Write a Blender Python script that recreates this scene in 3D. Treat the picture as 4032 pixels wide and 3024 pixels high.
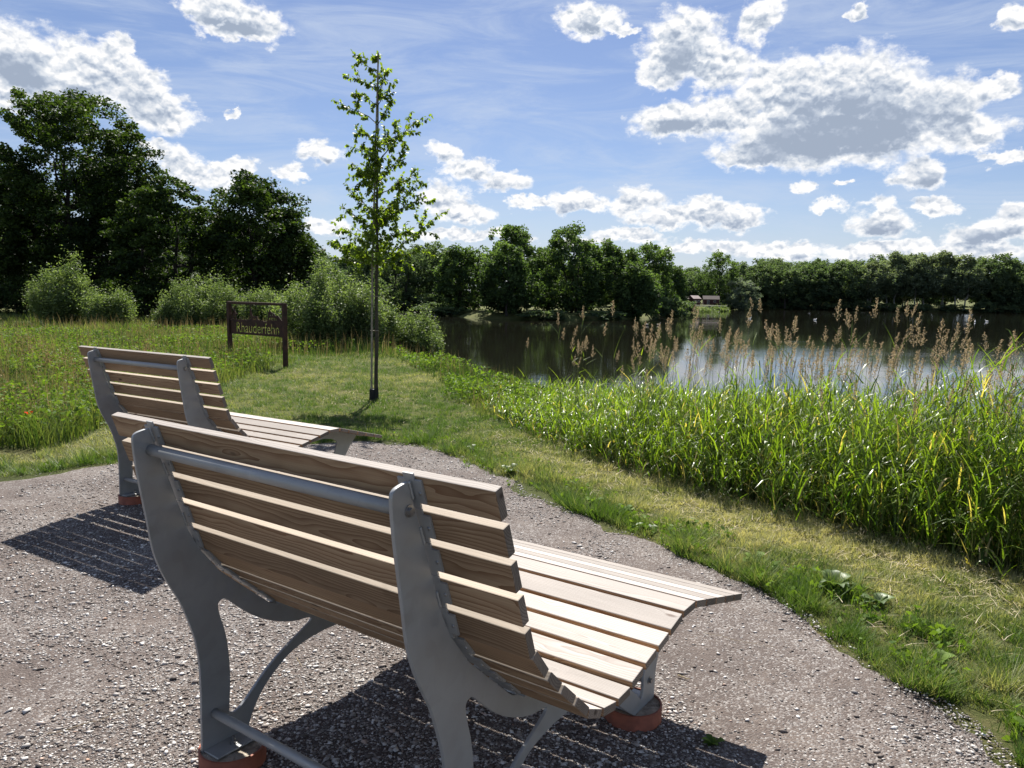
import bpy, bmesh, math, random
import numpy as np
from mathutils import Vector, Matrix, noise as mnoise

# ------------------------------------------------------------------ clear
for o in list(bpy.data.objects): bpy.data.objects.remove(o)
S = bpy.context.scene
COL = S.collection
rad = math.radians

# ------------------------------------------------------------------ camera
EYE = 1.74
PITCH, ROLL = rad(6.893), rad(0.8)
cam_d = bpy.data.cameras.new('camera')
cam = bpy.data.objects.new('camera', cam_d); COL.objects.link(cam)
X0 = Vector((1, 0, 0)); FW = Vector((0, math.cos(PITCH), -math.sin(PITCH))); U0 = Vector((0, math.sin(PITCH), math.cos(PITCH)))
XR = X0*math.cos(ROLL) + U0*math.sin(ROLL); UR = U0*math.cos(ROLL) - X0*math.sin(ROLL)
cam.matrix_world = Matrix(((XR.x, UR.x, -FW.x, 0), (XR.y, UR.y, -FW.y, 0), (XR.z, UR.z, -FW.z, EYE), (0, 0, 0, 1)))
cam_d.sensor_width = 36; cam_d.lens = 3029/4032*36
cam_d.clip_start = 0.05; cam_d.clip_end = 3000
S.camera = cam

# ------------------------------------------------------------------ light
SUN_EL = rad(49.5)
sd = bpy.data.lights.new('sun', 'SUN'); so = bpy.data.objects.new('sun', sd); COL.objects.link(so)
sd.energy = 4.6; sd.angle = rad(0.53); sd.color = (1.0, 0.95, 0.87)
so.rotation_euler = (-(math.pi/2 - SUN_EL), 0, 0)
so.location = (0, 0, 60)
S.view_settings.view_transform = 'Standard'; S.view_settings.look = 'None'
S.view_settings.exposure = 1.25; S.view_settings.gamma = 1.0
S.cycles.max_bounces = 8; S.cycles.diffuse_bounces = 3; S.cycles.glossy_bounces = 3
S.cycles.transmission_bounces = 4; S.cycles.transparent_max_bounces = 8
S.cycles.caustics_reflective = False; S.cycles.caustics_refractive = False
S.cycles.use_denoising = True

class NT:
    """small node-tree helper"""
    def __init__(s, tree): s.t = tree; s.n = tree.nodes; s.l = tree.links
    def add(s, typ, ins=(), **props):
        nd = s.n.new(typ)
        for k, v in props.items(): setattr(nd, k, v)
        items = ins.items() if isinstance(ins, dict) else enumerate(ins)
        for k, v in items:
            if v is None: continue
            if isinstance(v, bpy.types.NodeSocket): s.l.new(v, nd.inputs[k])
            else: nd.inputs[k].default_value = v
        return nd
    def math(s, op, a, b=None, c=None, clamp=False):
        return s.add('ShaderNodeMath', (a, b, c), operation=op, use_clamp=clamp).outputs[0]
    def vec(s, op, a, b=None):
        nd = s.add('ShaderNodeVectorMath', (a, b), operation=op)
        return nd.outputs['Value'] if op in ('LENGTH', 'DOT_PRODUCT') else nd.outputs[0]
    def noise(s, v, scale, detail=4, rough=.5, dist=0, out=0, dim='3D'):
        return s.add('ShaderNodeTexNoise', {'Vector': v, 'Scale': scale, 'Detail': detail, 'Roughness': rough, 'Distortion': dist}, noise_dimensions=dim).outputs[out]
    def ramp(s, f, stops, interp='LINEAR'):
        nd = s.add('ShaderNodeValToRGB', (f,)); cr = nd.color_ramp; cr.interpolation = interp
        while len(cr.elements) < len(stops): cr.elements.new(.5)
        for e, (p, c) in zip(cr.elements, stops):
            e.position = p; e.color = (*c, 1) if len(c) == 3 else c
        return nd.outputs[0]
    def mix(s, f, a, b, blend='MIX'):
        nd = s.add('ShaderNodeMix', data_type='RGBA', blend_type=blend)
        for k, v in ((0, f), (6, a), (7, b)):
            if isinstance(v, bpy.types.NodeSocket): s.l.new(v, nd.inputs[k])
            else: nd.inputs[k].default_value = (*v, 1) if isinstance(v, tuple) and len(v) == 3 else v
        return nd.outputs[2]
    def mapr(s, v, a, b, c=0., d=1., smooth=False):
        return s.add('ShaderNodeMapRange', (v, a, b, c, d), interpolation_type='SMOOTHSTEP' if smooth else 'LINEAR', clamp=True).outputs[0]

# ------------------------------------------------------------------ sky: Nishita plus cumulus laid out by azimuth / elevation
CLOUDS = [(-0.556,0.231,0.047,0.038),(-0.572,0.242,0.025,0.026),(-0.519,0.209,0.049,0.023),(-0.482,0.237,0.044,0.025),(-0.446,0.218,0.036,0.029),(-0.418,0.197,0.045,0.021),(-0.562,0.19,0.038,0.014),(-0.454,0.257,0.013,0.012),(-0.355,0.307,0.043,0.019),(-0.315,0.296,0.046,0.017),(-0.341,0.287,0.031,0.01),(-0.38,0.306,0.02,0.01),(-0.343,0.2,0.012,0.004),(-0.406,0.145,0.034,0.021),(-0.376,0.13,0.034,0.014),(-0.429,0.161,0.012,0.009),(-0.34,0.143,0.025,0.011),(-0.243,0.164,0.032,0.014),(-0.273,0.138,0.015,0.012),(-0.089,0.17,0.022,0.012),(-0.06,0.153,0.034,0.014),(-0.013,0.135,0.034,0.013),(-0.089,0.114,0.034,0.021),(-0.054,0.098,0.029,0.013),(-0.238,0.079,0.028,0.009),(-0.065,0.072,0.071,0.008),(0.076,0.115,0.039,0.014),(0.023,0.109,0.028,0.007),(0.088,0.321,0.041,0.018),(0.128,0.31,0.02,0.006),(0.206,0.292,0.052,0.036),(0.18,0.266,0.033,0.021),(0.251,0.263,0.043,0.024),(0.193,0.206,0.053,0.019),(0.291,0.314,0.025,0.023),(0.327,0.234,0.066,0.04),(0.402,0.233,0.071,0.042),(0.355,0.186,0.094,0.037),(0.429,0.187,0.074,0.038),(0.497,0.206,0.046,0.033),(0.54,0.22,0.02,0.015),(0.513,0.176,0.039,0.023),(0.299,0.167,0.055,0.016),(0.254,0.212,0.048,0.023),(0.471,0.137,0.028,0.017),(0.353,0.128,0.016,0.009),(0.394,0.127,0.009,0.005),(0.554,0.149,0.02,0.008),(0.151,0.115,0.037,0.017),(0.226,0.098,0.06,0.016),(0.276,0.091,0.037,0.012),(0.192,0.093,0.055,0.011),(0.385,0.104,0.021,0.008),(0.436,0.084,0.033,0.019),(0.44,0.1,0.02,0.013),(0.491,0.102,0.022,0.009),(0.534,0.072,0.034,0.017),(0.567,0.081,0.025,0.016),(0.141,0.07,0.052,0.01),(0.244,0.061,0.06,0.009),(0.326,0.053,0.062,0.009),(0.438,0.052,0.07,0.011),(0.531,0.051,0.064,0.01),(0.083,0.065,0.035,0.006),(-0.006,0.068,0.036,0.006),(0.551,0.287,0.016,0.013),(0.397,0.313,0.011,0.009),
 (0.25,0.5,0.12,0.05),(-0.3,0.62,0.2,0.06),(-0.9,0.3,0.14,0.05),(1.0,0.25,0.2,0.06),(1.5,0.4,0.2,0.06),(-1.5,0.25,0.25,0.07),(2.4,0.35,0.3,0.07),(-2.4,0.4,0.3,0.08),(0.75,0.13,0.09,0.03),(-0.75,0.13,0.08,0.03)]
W = bpy.data.worlds.new('World'); S.world = W; W.use_nodes = True
W.node_tree.nodes.clear(); w = NT(W.node_tree)
sky = w.add('ShaderNodeTexSky', sky_type='NISHITA', sun_disc=False, sun_elevation=SUN_EL, sun_rotation=0.0, air_density=1.0, dust_density=0.35, ozone_density=3.0, altitude=0)
tc = w.add('ShaderNodeTexCoord').outputs['Generated']
dirn = w.vec('NORMALIZE', tc)
sep = w.add('ShaderNodeSeparateXYZ', (dirn,))
az = w.math('ARCTAN2', sep.outputs[0], sep.outputs[1]); el = w.math('ARCSINE', sep.outputs[2])
P = w.add('ShaderNodeCombineXYZ', (az, el, 0.0)).outputs[0]
def cloud_density(P):
    # billowy warp, then nearest-ellipse distance, then fine erosion
    Q = w.vec('MULTIPLY', P, (1.0, 1.45, 1.0))
    wv = w.noise(Q, 22, 5, .58, out=1)
    wv = w.vec('MULTIPLY', w.vec('SUBTRACT', wv, (.5, .5, .5)), (.062, .040, 0))
    wv2 = w.noise(Q, 75, 4, .6, out=1)
    wv2 = w.vec('MULTIPLY', w.vec('SUBTRACT', wv2, (.5, .5, .5)), (.020, .013, 0))
    V = w.vec('ADD', w.vec('ADD', P, wv), wv2)
    cur = None
    for (a, e, ra, re) in CLOUDS:
        d = w.vec('SUBTRACT', V, (a, e, 0))
        d = w.vec('MULTIPLY', d, (1/(ra*1.12), 1/(re*1.15), 0))
        L = w.vec('LENGTH', d)
        cur = L if cur is None else w.math('SMOOTH_MIN', cur, L, .22)
    D = w.math('SUBTRACT', 1.0, cur)
    n = w.noise(Q, 40, 8, .68)
    return w.math('ADD', D, w.math('MULTIPLY', w.math('SUBTRACT', n, .5), .85)), n
D0, n0 = cloud_density(P)
D1, n1 = cloud_density(w.vec('ADD', P, (0.0, 0.013, 0.0)))
wisp = w.noise(w.vec('MULTIPLY', P, (1.0, 1.6, 1.0)), 17, 7, .7)

thick = w.mapr(D0, .05, .60, 0, 1, True)
over = w.mapr(D1, -.10, .85, 0, 1, True)          # how much cloud lies between this point and the sun above it
# the heavy, sun-blocking hearts of the larger clouds
CORES = [(.413,.193,.090,.050),(.345,.172,.085,.030),(.205,.272,.026,.022),(.215,.198,.040,.012),(-.50,.196,.085,.016),(-.56,.218,.035,.020),(-.345,.293,.050,.008),(.24,.086,.060,.008),(.44,.077,.035,.012),(.475,.130,.022,.008),(.085,.310,.022,.008),(.55,.066,.03,.01)]
Vc = w.vec('ADD', P, w.vec('MULTIPLY', w.vec('SUBTRACT', w.noise(P, 20, 4, .55, out=1), (.5, .5, .5)), (.075, .055, 0)))
core = None
for (a_, e_, ra_, re_) in CORES:
    L_ = w.vec('LENGTH', w.vec('MULTIPLY', w.vec('SUBTRACT', Vc, (a_, e_, 0)), (1/ra_, 1/re_, 0)))
    core = L_ if core is None else w.math('SMOOTH_MIN', core, L_, .3)
core = w.math('MULTIPLY', w.mapr(core, .15, 1.5, 1, 0, True), w.mapr(D0, .10, .55, 0, 1, True))
def billow(off, sc):
    q = w.vec('ADD', w.vec('ADD', P, off), w.vec('MULTIPLY', w.vec('SUBTRACT', w.noise(P, 60, 4, .6, out=1), (.5, .5, .5)), (.014, .010, 0)))
    v = w.add('ShaderNodeTexVoronoi', {'Vector': w.vec('MULTIPLY', q, (1.0, 1.35, 1.0)), 'Scale': sc, 'Detail': 2.0, 'Roughness': .55, 'Lacunarity': 2.4}, feature='F1', normalize=True)
    return w.math('SUBTRACT', 1.0, v.outputs['Distance'])
b0 = billow((0, 0, 0), 40.0); b1 = billow((0.001, 0.0060, 0.0), 40.0)
relief = w.math('MULTIPLY', w.math('SUBTRACT', b1, b0), w.mapr(D0, .0, .4, 1.2, 3.4))
shade = w.math('ADD', w.math('MULTIPLY', core, w.mapr(w.noise(P, 13, 5, .6), .3, .7, .42, .82)), w.math('MULTIPLY', w.math('MULTIPLY', thick, over), .42))
shade = w.math('ADD', w.math('ADD', shade, w.mapr(D0, .05, .5, .0, .13)), w.math('MULTIPLY', relief, w.math('SUBTRACT', 1.0, w.math('MULTIPLY', core, .62))), clamp=True)
ccol = w.ramp(shade, [(0, (1.06, 1.06, 1.06)), (.25, (.88, .90, .935)), (.55, (.64, .70, .79)), (.85, (.44, .51, .63)), (1, (.37, .44, .56))])
alpha = w.mapr(w.math('ADD', w.math('ADD', D0, w.math('MULTIPLY', w.math('SUBTRACT', wisp, .5), .30)), w.math('MULTIPLY', w.math('SUBTRACT', b0, .68), .55)), -.06, .34, 0, 1, True)
# faint high veil
cv = w.add('ShaderNodeMapping', {'Vector': P, 'Rotation': (0, 0, -.16), 'Scale': (2.2, 12, 1)}).outputs[0]
veil = w.mapr(w.noise(cv, 2.2, 8, .66, .8), .36, .76, .05, .62, True)
low = w.mapr(el, .0, .17, .95, 0.0, True)          # thin distant cloud towards the horizon
lown = w.mapr(w.noise(w.vec('MULTIPLY', P, (1, 3.6, 1)), 13, 6, .62), .36, .66, .45, 1)
veil = w.math('MAXIMUM', veil, w.math('MULTIPLY', low, lown))
SKY_K, CLOUD_K = 0.05, 0.42
skyc = w.add('ShaderNodeHueSaturation', {'Color': sky.outputs[0], 'Saturation': .98, 'Value': 0.74}).outputs[0]
skyc = w.mix(1.0, skyc, (SKY_K*.90, SKY_K*.92, SKY_K*1.08), 'MULTIPLY')
veilc = (.62*CLOUD_K, .71*CLOUD_K, .86*CLOUD_K)
c1 = w.mix(veil, skyc, veilc)
c2 = w.mix(alpha, c1, w.mix(1.0, ccol, (CLOUD_K,)*3, 'MULTIPLY'))
bg = w.add('ShaderNodeBackground', {'Color': w.mix(1.0, c2, (1/SKY_K,)*3, 'MULTIPLY'), 'Strength': SKY_K})
w.l.new(bg.outputs[0], w.add('ShaderNodeOutputWorld').inputs[0])
W.cycles.sampling_method = 'MANUAL'; W.cycles.sample_map_resolution = 512

# ------------------------------------------------------------------ tagging and mesh helpers
def tag(o, label=None, cat=None, group=None, kind=None):
    if label: o['label'] = label
    if cat: o['category'] = cat
    if group: o['group'] = group
    if kind: o['kind'] = kind
    return o
def empty(name, loc, rz=0):
    o = bpy.data.objects.new(name, None); COL.objects.link(o); o.location = loc; o.rotation_euler = (0, 0, rz)
    o.empty_display_size = .2
    return o
def link(name, me, mat=None, parent=None):
    if mat is not None:
        for m in (mat if isinstance(mat, (list, tuple)) else [mat]): me.materials.append(m)
    o = bpy.data.objects.new(name, me); COL.objects.link(o)
    if parent is not None: o.parent = parent
    return o
def npmesh(name, V, faces, smooth=False, attrs=None, mat_idx=None):
    """V (N,3); faces: list of int arrays (M,k)"""
    V = np.asarray(V, np.float32); me = bpy.data.meshes.new(name)
    faces = [np.asarray(f, np.int32) for f in faces if len(f)]
    loops = np.concatenate([f.ravel() for f in faces]); sizes = np.concatenate([np.full(len(f), f.shape[1], np.int32) for f in faces])
    starts = np.concatenate([[0], np.cumsum(sizes)[:-1]]).astype(np.int32)
    me.vertices.add(len(V)); me.vertices.foreach_set('co', V.ravel())
    me.loops.add(len(loops)); me.loops.foreach_set('vertex_index', loops.astype(np.int32))
    me.polygons.add(len(sizes)); me.polygons.foreach_set('loop_start', starts)
    try: me.polygons.foreach_set('loop_total', sizes)
    except Exception: pass
    if smooth: me.polygons.foreach_set('use_smooth', np.ones(len(sizes), bool))
    if mat_idx is not None: me.polygons.foreach_set('material_index', np.asarray(mat_idx, np.int32))
    for k, a in (attrs or {}).items():
        at = me.attributes.new(k, 'FLOAT', 'POINT'); at.data.foreach_set('value', np.asarray(a, np.float32))
    me.update(calc_edges=True); me.validate()
    return me
def bmmesh(name, bm, smooth=False):
    me = bpy.data.meshes.new(name); bmesh.ops.recalc_face_normals(bm, faces=bm.faces)
    if smooth:
        for f in bm.faces: f.smooth = True
    bm.to_mesh(me); bm.free(); return me
def bm_box(bm, c, s, bev=0):
    r = bmesh.ops.create_cube(bm, size=1, matrix=Matrix.Translation(c) @ Matrix.Diagonal((*s, 1)))
    if bev:
        es = {e for v in r['verts'] for e in v.link_edges}
        bmesh.ops.bevel(bm, geom=list(es), offset=bev, segments=2, profile=.5, affect='EDGES')
def bm_cyl(bm, a, b, r1, r2=None, seg=16, caps=True):
    a, b = Vector(a), Vector(b); d = b-a
    M = Matrix.Translation((a+b)/2) @ d.to_track_quat('Z', 'Y').to_matrix().to_4x4()
    bmesh.ops.create_cone(bm, cap_ends=caps, segments=seg, radius1=r1, radius2=r1 if r2 is None else r2, depth=d.length, matrix=M)
def tube_arrays(pts, radii, seg=6):
    """tapered tube through pts as (V, quads)"""
    pts = np.asarray(pts, float); n = len(pts); V = []; 
    for i in range(n):
        t = pts[min(i+1, n-1)] - pts[max(i-1, 0)]; t /= (np.linalg.norm(t)+1e-9)
        u = np.cross(t, [0.31, .95, .1]); u /= (np.linalg.norm(u)+1e-9); v = np.cross(t, u)
        a = np.arange(seg)*2*math.pi/seg
        V.append(pts[i] + radii[i]*(np.cos(a)[:, None]*u + np.sin(a)[:, None]*v))
    V = np.concatenate(V); Q = []
    for i in range(n-1):
        for k in range(seg): Q.append((i*seg+k, i*seg+(k+1) % seg, (i+1)*seg+(k+1) % seg, (i+1)*seg+k))
    return V, np.array(Q)
class Acc:
    """collects arrays of verts and faces, grouped by face size"""
    def __init__(s): s.V = []; s.F = {}; s.n = 0; s.A = []
    def put(s, V, F, a=None):
        V = np.asarray(V, float); F = np.asarray(F)
        if not len(V): return
        s.F.setdefault(F.shape[1], []).append(F + s.n); s.V.append(V); s.n += len(V)
        s.A.append(np.full(len(V), .5) if a is None else np.broadcast_to(np.asarray(a, float), (len(V),)))
    def mesh(s, name, smooth=False):
        return npmesh(name, np.concatenate(s.V), [np.concatenate(f) for f in s.F.values()], smooth, {'tint': np.concatenate(s.A)})

# ------------------------------------------------------------------ materials
def newmat(name):
    m = bpy.data.materials.new(name); m.use_nodes = True; m.node_tree.nodes.clear(); n = NT(m.node_tree)
    out = n.add('ShaderNodeOutputMaterial'); return m, n, out
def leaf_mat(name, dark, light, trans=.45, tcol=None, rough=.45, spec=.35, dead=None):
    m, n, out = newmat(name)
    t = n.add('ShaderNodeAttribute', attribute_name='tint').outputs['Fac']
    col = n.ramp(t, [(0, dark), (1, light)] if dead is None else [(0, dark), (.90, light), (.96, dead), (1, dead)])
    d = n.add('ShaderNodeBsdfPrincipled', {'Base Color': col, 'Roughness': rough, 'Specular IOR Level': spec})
    tl = n.mix(1.0, col, tcol or (1.5, 1.6, .55), 'MULTIPLY')
    tr = n.add('ShaderNodeBsdfTranslucent', {'Color': tl})
    mx = n.add('ShaderNodeMixShader', (trans, d.outputs[0], tr.outputs[0]))
    n.l.new(mx.outputs[0], out.inputs[0]); return m
def plain(name, col, rough=.6, metal=0, spec=.5, nscale=None, namp=.25, bump=0):
    m, n, out = newmat(name)
    c = (*col, 1)
    p = n.add('ShaderNodeBsdfPrincipled', {'Roughness': rough, 'Metallic': metal, 'Specular IOR Level': spec})
    p.inputs['Base Color'].default_value = c
    if nscale:
        tcn = n.add('ShaderNodeTexCoord').outputs['Object']
        f = n.noise(tcn, nscale, 6, .6)
        lo = tuple(max(0, x*(1-namp)) for x in col); hi = tuple(min(1, x*(1+namp)) for x in col)
        n.l.new(n.ramp(f, [(.3, lo), (.7, hi)]), p.inputs['Base Color'])
        if bump:
            b = n.add('ShaderNodeBump', {'Strength': bump, 'Distance': .01, 'Height': n.noise(tcn, nscale*4, 5, .6)})
            n.l.new(b.outputs[0], p.inputs['Normal'])
    n.l.new(p.outputs[0], out.inputs[0]); return m

def wood_mat(name, base, dark, knot, contrast=1.0, patch=(.8, 1.15)):
    m, n, out = newmat(name)
    tcn = n.add('ShaderNodeTexCoord').outputs['Object']
    rnd = n.add('ShaderNodeObjectInfo').outputs['Random']
    r1 = n.math('MULTIPLY', rnd, 37.7); r2 = n.math('MULTIPLY', n.math('FRACT', n.math('MULTIPLY', rnd, 91.3)), .12)
    r3 = n.math('MULTIPLY', n.math('FRACT', n.math('MULTIPLY', rnd, 17.9)), .05)
    off = n.add('ShaderNodeCombineXYZ', (r1, n.math('SUBTRACT', r2, .06), n.math('SUBTRACT', -.012, r3))).outputs[0]
    p = n.vec('ADD', tcn, off)
    # slow wander of the pith along the board gives cathedral figure
    warp = n.noise(n.vec('MULTIPLY', p, (1.6, 5, 5)), 1.0, 3, .5, out=1)
    warp = n.vec('MULTIPLY', n.vec('SUBTRACT', warp, (.5, .5, .5)), (0, .062, .062))
    # knots push the rings aside
    kv = n.add('ShaderNodeTexVoronoi', {'Vector': n.vec('MULTIPLY', p, (3.2, 9, 9)), 'Scale': 1.0, 'Randomness': 1.0}, feature='F1')
    kd = kv.outputs['Distance']
    kn = n.mapr(kd, .0, .30, 1, 0, True)
    push = n.add('ShaderNodeCombineXYZ', (0.0, n.math('MULTIPLY', kn, .016), n.math('MULTIPLY', kn, .010))).outputs[0]
    q = n.vec('ADD', n.vec('ADD', p, warp), push)
    rings = n.add('ShaderNodeTexWave', {'Vector': n.vec('MULTIPLY', q, (.02, 1, 1)), 'Scale': 44.0, 'Distortion': .9, 'Detail': 2.0, 'Detail Scale': 1.5}, wave_type='RINGS', rings_direction='X', wave_profile='SAW').outputs['Fac']
    ring = n.math('POWER', rings, 1.7)
    fib = n.noise(n.vec('MULTIPLY', p, (5, 260, 260)), 1.0, 3, .6)
    patchn = n.noise(n.vec('MULTIPLY', p, (2.2, 9, 9)), 1.0, 3, .55)
    c = n.mix(n.math('MULTIPLY', ring, .95*contrast), base, dark)
    c = n.mix(n.mapr(fib, .35, .75, 0, .45*contrast), c, dark)
    tone = n.mapr(patchn, .3, .72, patch[0], patch[1])
    ptone = n.math('ADD', .72, n.math('MULTIPLY', n.math('FRACT', n.math('MULTIPLY', rnd, 53.1)), .50))
    tone = n.math('MULTIPLY', tone, ptone)
    tcomb = n.add('ShaderNodeCombineColor', (tone, tone, tone)).outputs[0]
    c = n.mix(1.0, c, tcomb, 'MULTIPLY')
    c = n.mix(n.mapr(kd, .045, .105, .92, 0, True), c, knot)
    stain = n.mapr(n.noise(n.vec('MULTIPLY', p, (3.1, 6, 6)), 1.7, 5, .65), .6, .75, 0, .35, True)
    c = n.mix(stain, c, tuple(x*.5 for x in dark))
    bs = n.add('ShaderNodeBsdfPrincipled', {'Base Color': c, 'Roughness': .72, 'Specular IOR Level': .3})
    hgt = n.math('ADD', n.math('MULTIPLY', ring, .5), n.math('MULTIPLY', fib, .6))
    b = n.add('ShaderNodeBump', {'Strength': .35, 'Distance': .0015, 'Height': hgt})
    n.l.new(b.outputs[0], bs.inputs['Normal']); n.l.new(bs.outputs[0], out.inputs[0]); return m
M = {}
M['wood_brown'] = wood_mat('larch_brown', (.41, .295, .185), (.170, .086, .043), (.04, .02, .012), .92)
M['wood_grey'] = wood_mat('larch_bleached', (.41, .375, .345), (.215, .18, .155), (.11, .075, .06), .8, (.9, 1.08))
M['wood_fresh'] = wood_mat('larch_edge', (.43, .37, .30), (.30, .24, .185), (.16, .10, .07), .6, (.92, 1.08))
M['wood_end'] = wood_mat('larch_end_grain', (.30, .245, .20), (.12, .09, .07), (.06, .04, .03), 1.1)

def steel():
    m, n, out = newmat('galvanised_steel')
    tcn = n.add('ShaderNodeTexCoord').outputs['Object']
    dn = n.vec('ADD', n.vec('MULTIPLY', tcn, (1, 1, 1)), n.vec('MULTIPLY', n.noise(tcn, 12, 3, .5, out=1), (.05, .05, .05)))
    v = n.add('ShaderNodeTexVoronoi', {'Vector': dn, 'Scale': 26.0}).outputs['Color']
    vs = n.add('ShaderNodeSeparateColor', (v,)).outputs[0]
    big = n.noise(tcn, 4.5, 5, .6)
    f = n.math('ADD', n.math('MULTIPLY', vs, .22), n.math('MULTIPLY', big, .62))
    c = n.ramp(f, [(.25, (.315, .325, .33)), (.5, (.36, .37, .375)), (.75, (.41, .415, .41))])
    white = n.mapr(n.noise(n.vec('MULTIPLY', tcn, (8, 8, 2.2)), 2.2, 5, .6), .62, .85, 0, .3, True)
    c = n.mix(white, c, (.54, .545, .535))
    p = n.add('ShaderNodeBsdfPrincipled', {'Base Color': c, 'Metallic': .35, 'Roughness': n.mapr(vs, 0, 1, .42, .6)})
    b = n.add('ShaderNodeBump', {'Strength': .12, 'Distance': .002, 'Height': n.noise(tcn, 70, 4, .6)})
    n.l.new(b.outputs[0], p.inputs['Normal']); n.l.new(p.outputs[0], out.inputs[0]); return m
M['steel'] = steel()
M['bolt'] = plain('zinc_bolt', (.30, .30, .30), .35, .8, nscale=60, namp=.3)
M['orange_pipe'] = plain('orange_drain_pipe', (.25, .072, .036), .65, nscale=14, namp=.4)
M['concrete'] = plain('rough_concrete', (.36, .31, .25), .95, nscale=22, namp=.35, bump=.8)
M['rust'] = plain('weathered_steel', (.050, .020, .012), .8, .1, nscale=7, namp=.6, bump=.3)
M['bark'] = plain('grey_brown_bark', (.052, .045, .032), .9, nscale=18, namp=.5, bump=.8)
M['bark_dark'] = plain('dark_bark', (.035, .03, .024), .95, nscale=3, namp=.5)
M['bark_birch'] = plain('pale_birch_bark', (.34, .33, .30), .9, nscale=2.5, namp=.5)
M['stake'] = plain('weathered_stake', (.26, .225, .18), .85, nscale=14, namp=.4, bump=.4)
M['black_plastic'] = plain('black_plastic_mesh', (.012, .013, .014), .55)

# leaves
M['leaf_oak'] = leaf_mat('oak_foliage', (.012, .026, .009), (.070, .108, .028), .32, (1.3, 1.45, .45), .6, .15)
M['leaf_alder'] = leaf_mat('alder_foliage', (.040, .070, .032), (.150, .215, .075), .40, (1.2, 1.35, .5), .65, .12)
M['leaf_far'] = leaf_mat('far_foliage', (.055, .088, .050), (.180, .230, .110), .40, (1.1, 1.25, .6), .7, .1)
M['leaf_birch'] = leaf_mat('birch_foliage', (.10, .135, .085), (.26, .30, .18), .40, (1.1, 1.2, .6), .7, .1)
M['leaf_greywillow'] = leaf_mat('grey_willow_foliage', (.095, .13, .085), (.26, .30, .205), .36, (1.1, 1.2, .8), .65, .15)
M['leaf_bush'] = leaf_mat('willow_bush_foliage', (.052, .088, .032), (.235, .295, .130), .42, (1.2, 1.3, .55), .55, .2)
M['leaf_sapling'] = leaf_mat('young_oak_leaves', (.055, .100, .020), (.215, .285, .055), .58, (1.45, 1.5, .35), .45, .3)
M['grass'] = leaf_mat('mown_grass_blades', (.080, .145, .024), (.54, .49, .27), .40, (1.2, 1.2, .6), .5, .3)
M['meadow'] = leaf_mat('meadow_blades', (.042, .080, .020), (.22, .245, .10), .42, (1.35, 1.4, .5), .45, .3)
M['reed'] = leaf_mat('reed_leaves', (.045, .105, .016), (.22, .30, .055), .50, (1.4, 1.45, .35), .36, .4, (.46, .38, .20))
M['straw'] = leaf_mat('dry_straw', (.40, .32, .19), (.66, .58, .42), .25, (1, 1, .8), .7, .2)
M['head'] = leaf_mat('reed_panicles', (.27, .21, .135), (.60, .51, .36), .36, (1.1, 1.0, .8), .8, .1)
M['stem'] = leaf_mat('reed_stems', (.07, .10, .03), (.20, .19, .08), .2, (1.1, 1.1, .5), .5, .3)
M['herb'] = leaf_mat('broad_herb_leaves', (.050, .105, .020), (.19, .28, .06), .42, (1.3, 1.35, .4), .6, .10)
M['dock'] = leaf_mat('grey_green_dock_leaves', (.045, .085, .030), (.16, .22, .085), .35, (1.3, 1.4, .5), .45, .3)
M['sorrel'] = leaf_mat('brown_sorrel_stalks', (.17, .13, .055), (.42, .34, .20), .3, (1.05, 1, .7), .8, .1)
M['poppy'] = leaf_mat('poppy_petals', (.75, .030, .008), (.85, .06, .012), .45, (1.1, .6, .5), .5, .2)

# ------------------------------------------------------------------ terrain
SHORE = [(9,-6),(6.8,3),(5.4,7),(3.7,11),(2.4,15),(0.9,19.5),(-1.3,24),(-3.0,28),(-6,34),(-11,42),(-17,52),(-22,64),(-25,78),(-26,92),
         (-24,106),(-13,107.5),(-10,104),(-9.5,93),(-6.0,83),(-2.3,79.5),(6,79),(14,85.5),(20,97),(24,113),(28,123),(36,140),(47,155),(62,158),(80,154),(99,150),(150,140),(190,100),(190,-10),(60,-40),(20,-20)]
SH = np.array(SHORE, float)
def lake_sd(x, y):
    """distance to the lake outline; negative over water (vectorised)"""
    x = np.asarray(x, float); y = np.asarray(y, float); d2 = np.full(x.shape, 1e9); inside = np.zeros(x.shape, bool)
    for i in range(len(SH)):
        ax, ay = SH[i]; bx, by = SH[(i+1) % len(SH)]
        ex, ey = bx-ax, by-ay; t = np.clip(((x-ax)*ex+(y-ay)*ey)/(ex*ex+ey*ey), 0, 1)
        d2 = np.minimum(d2, (x-ax-t*ex)**2+(y-ay-t*ey)**2)
        c = ((ay > y) != (by > y)) & (x < (bx-ax)*(y-ay)/((by-ay) if by != ay else 1e-9)+ax)
        inside ^= c
    return np.where(inside, -1, 1)*np.sqrt(d2)
WATER_Z = -1.2
def smooth(t): t = np.clip(t, 0, 1); return t*t*(3-2*t)
def ground_h(x, y):
    x = np.asarray(x, float); y = np.asarray(y, float)
    base = -.013*np.clip(y-2.5, 0, 10)
    base = base + (-.45)*smooth((y-45)/40)
    # gentle lumps of the meadow, none under the gravel
    lump = (np.sin(x*.9+1.3)*np.cos(y*.7)+.6*np.sin(x*2.1+y*1.3))*.03*smooth((np.abs(y-7)-5)/6+np.clip((-x-5)/3, 0, 1))
    base = base+lump+.14*smooth((-x-6)/5)*smooth((22-y)/6)*smooth((y-7.5)/3)
    s = lake_sd(x, y)
    k = smooth((s+1.5)/4.6)
    return (WATER_Z-.75)*(1-k)+base*k
def gh(x, y): return float(ground_h(np.array([x]), np.array([y]))[0])

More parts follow.
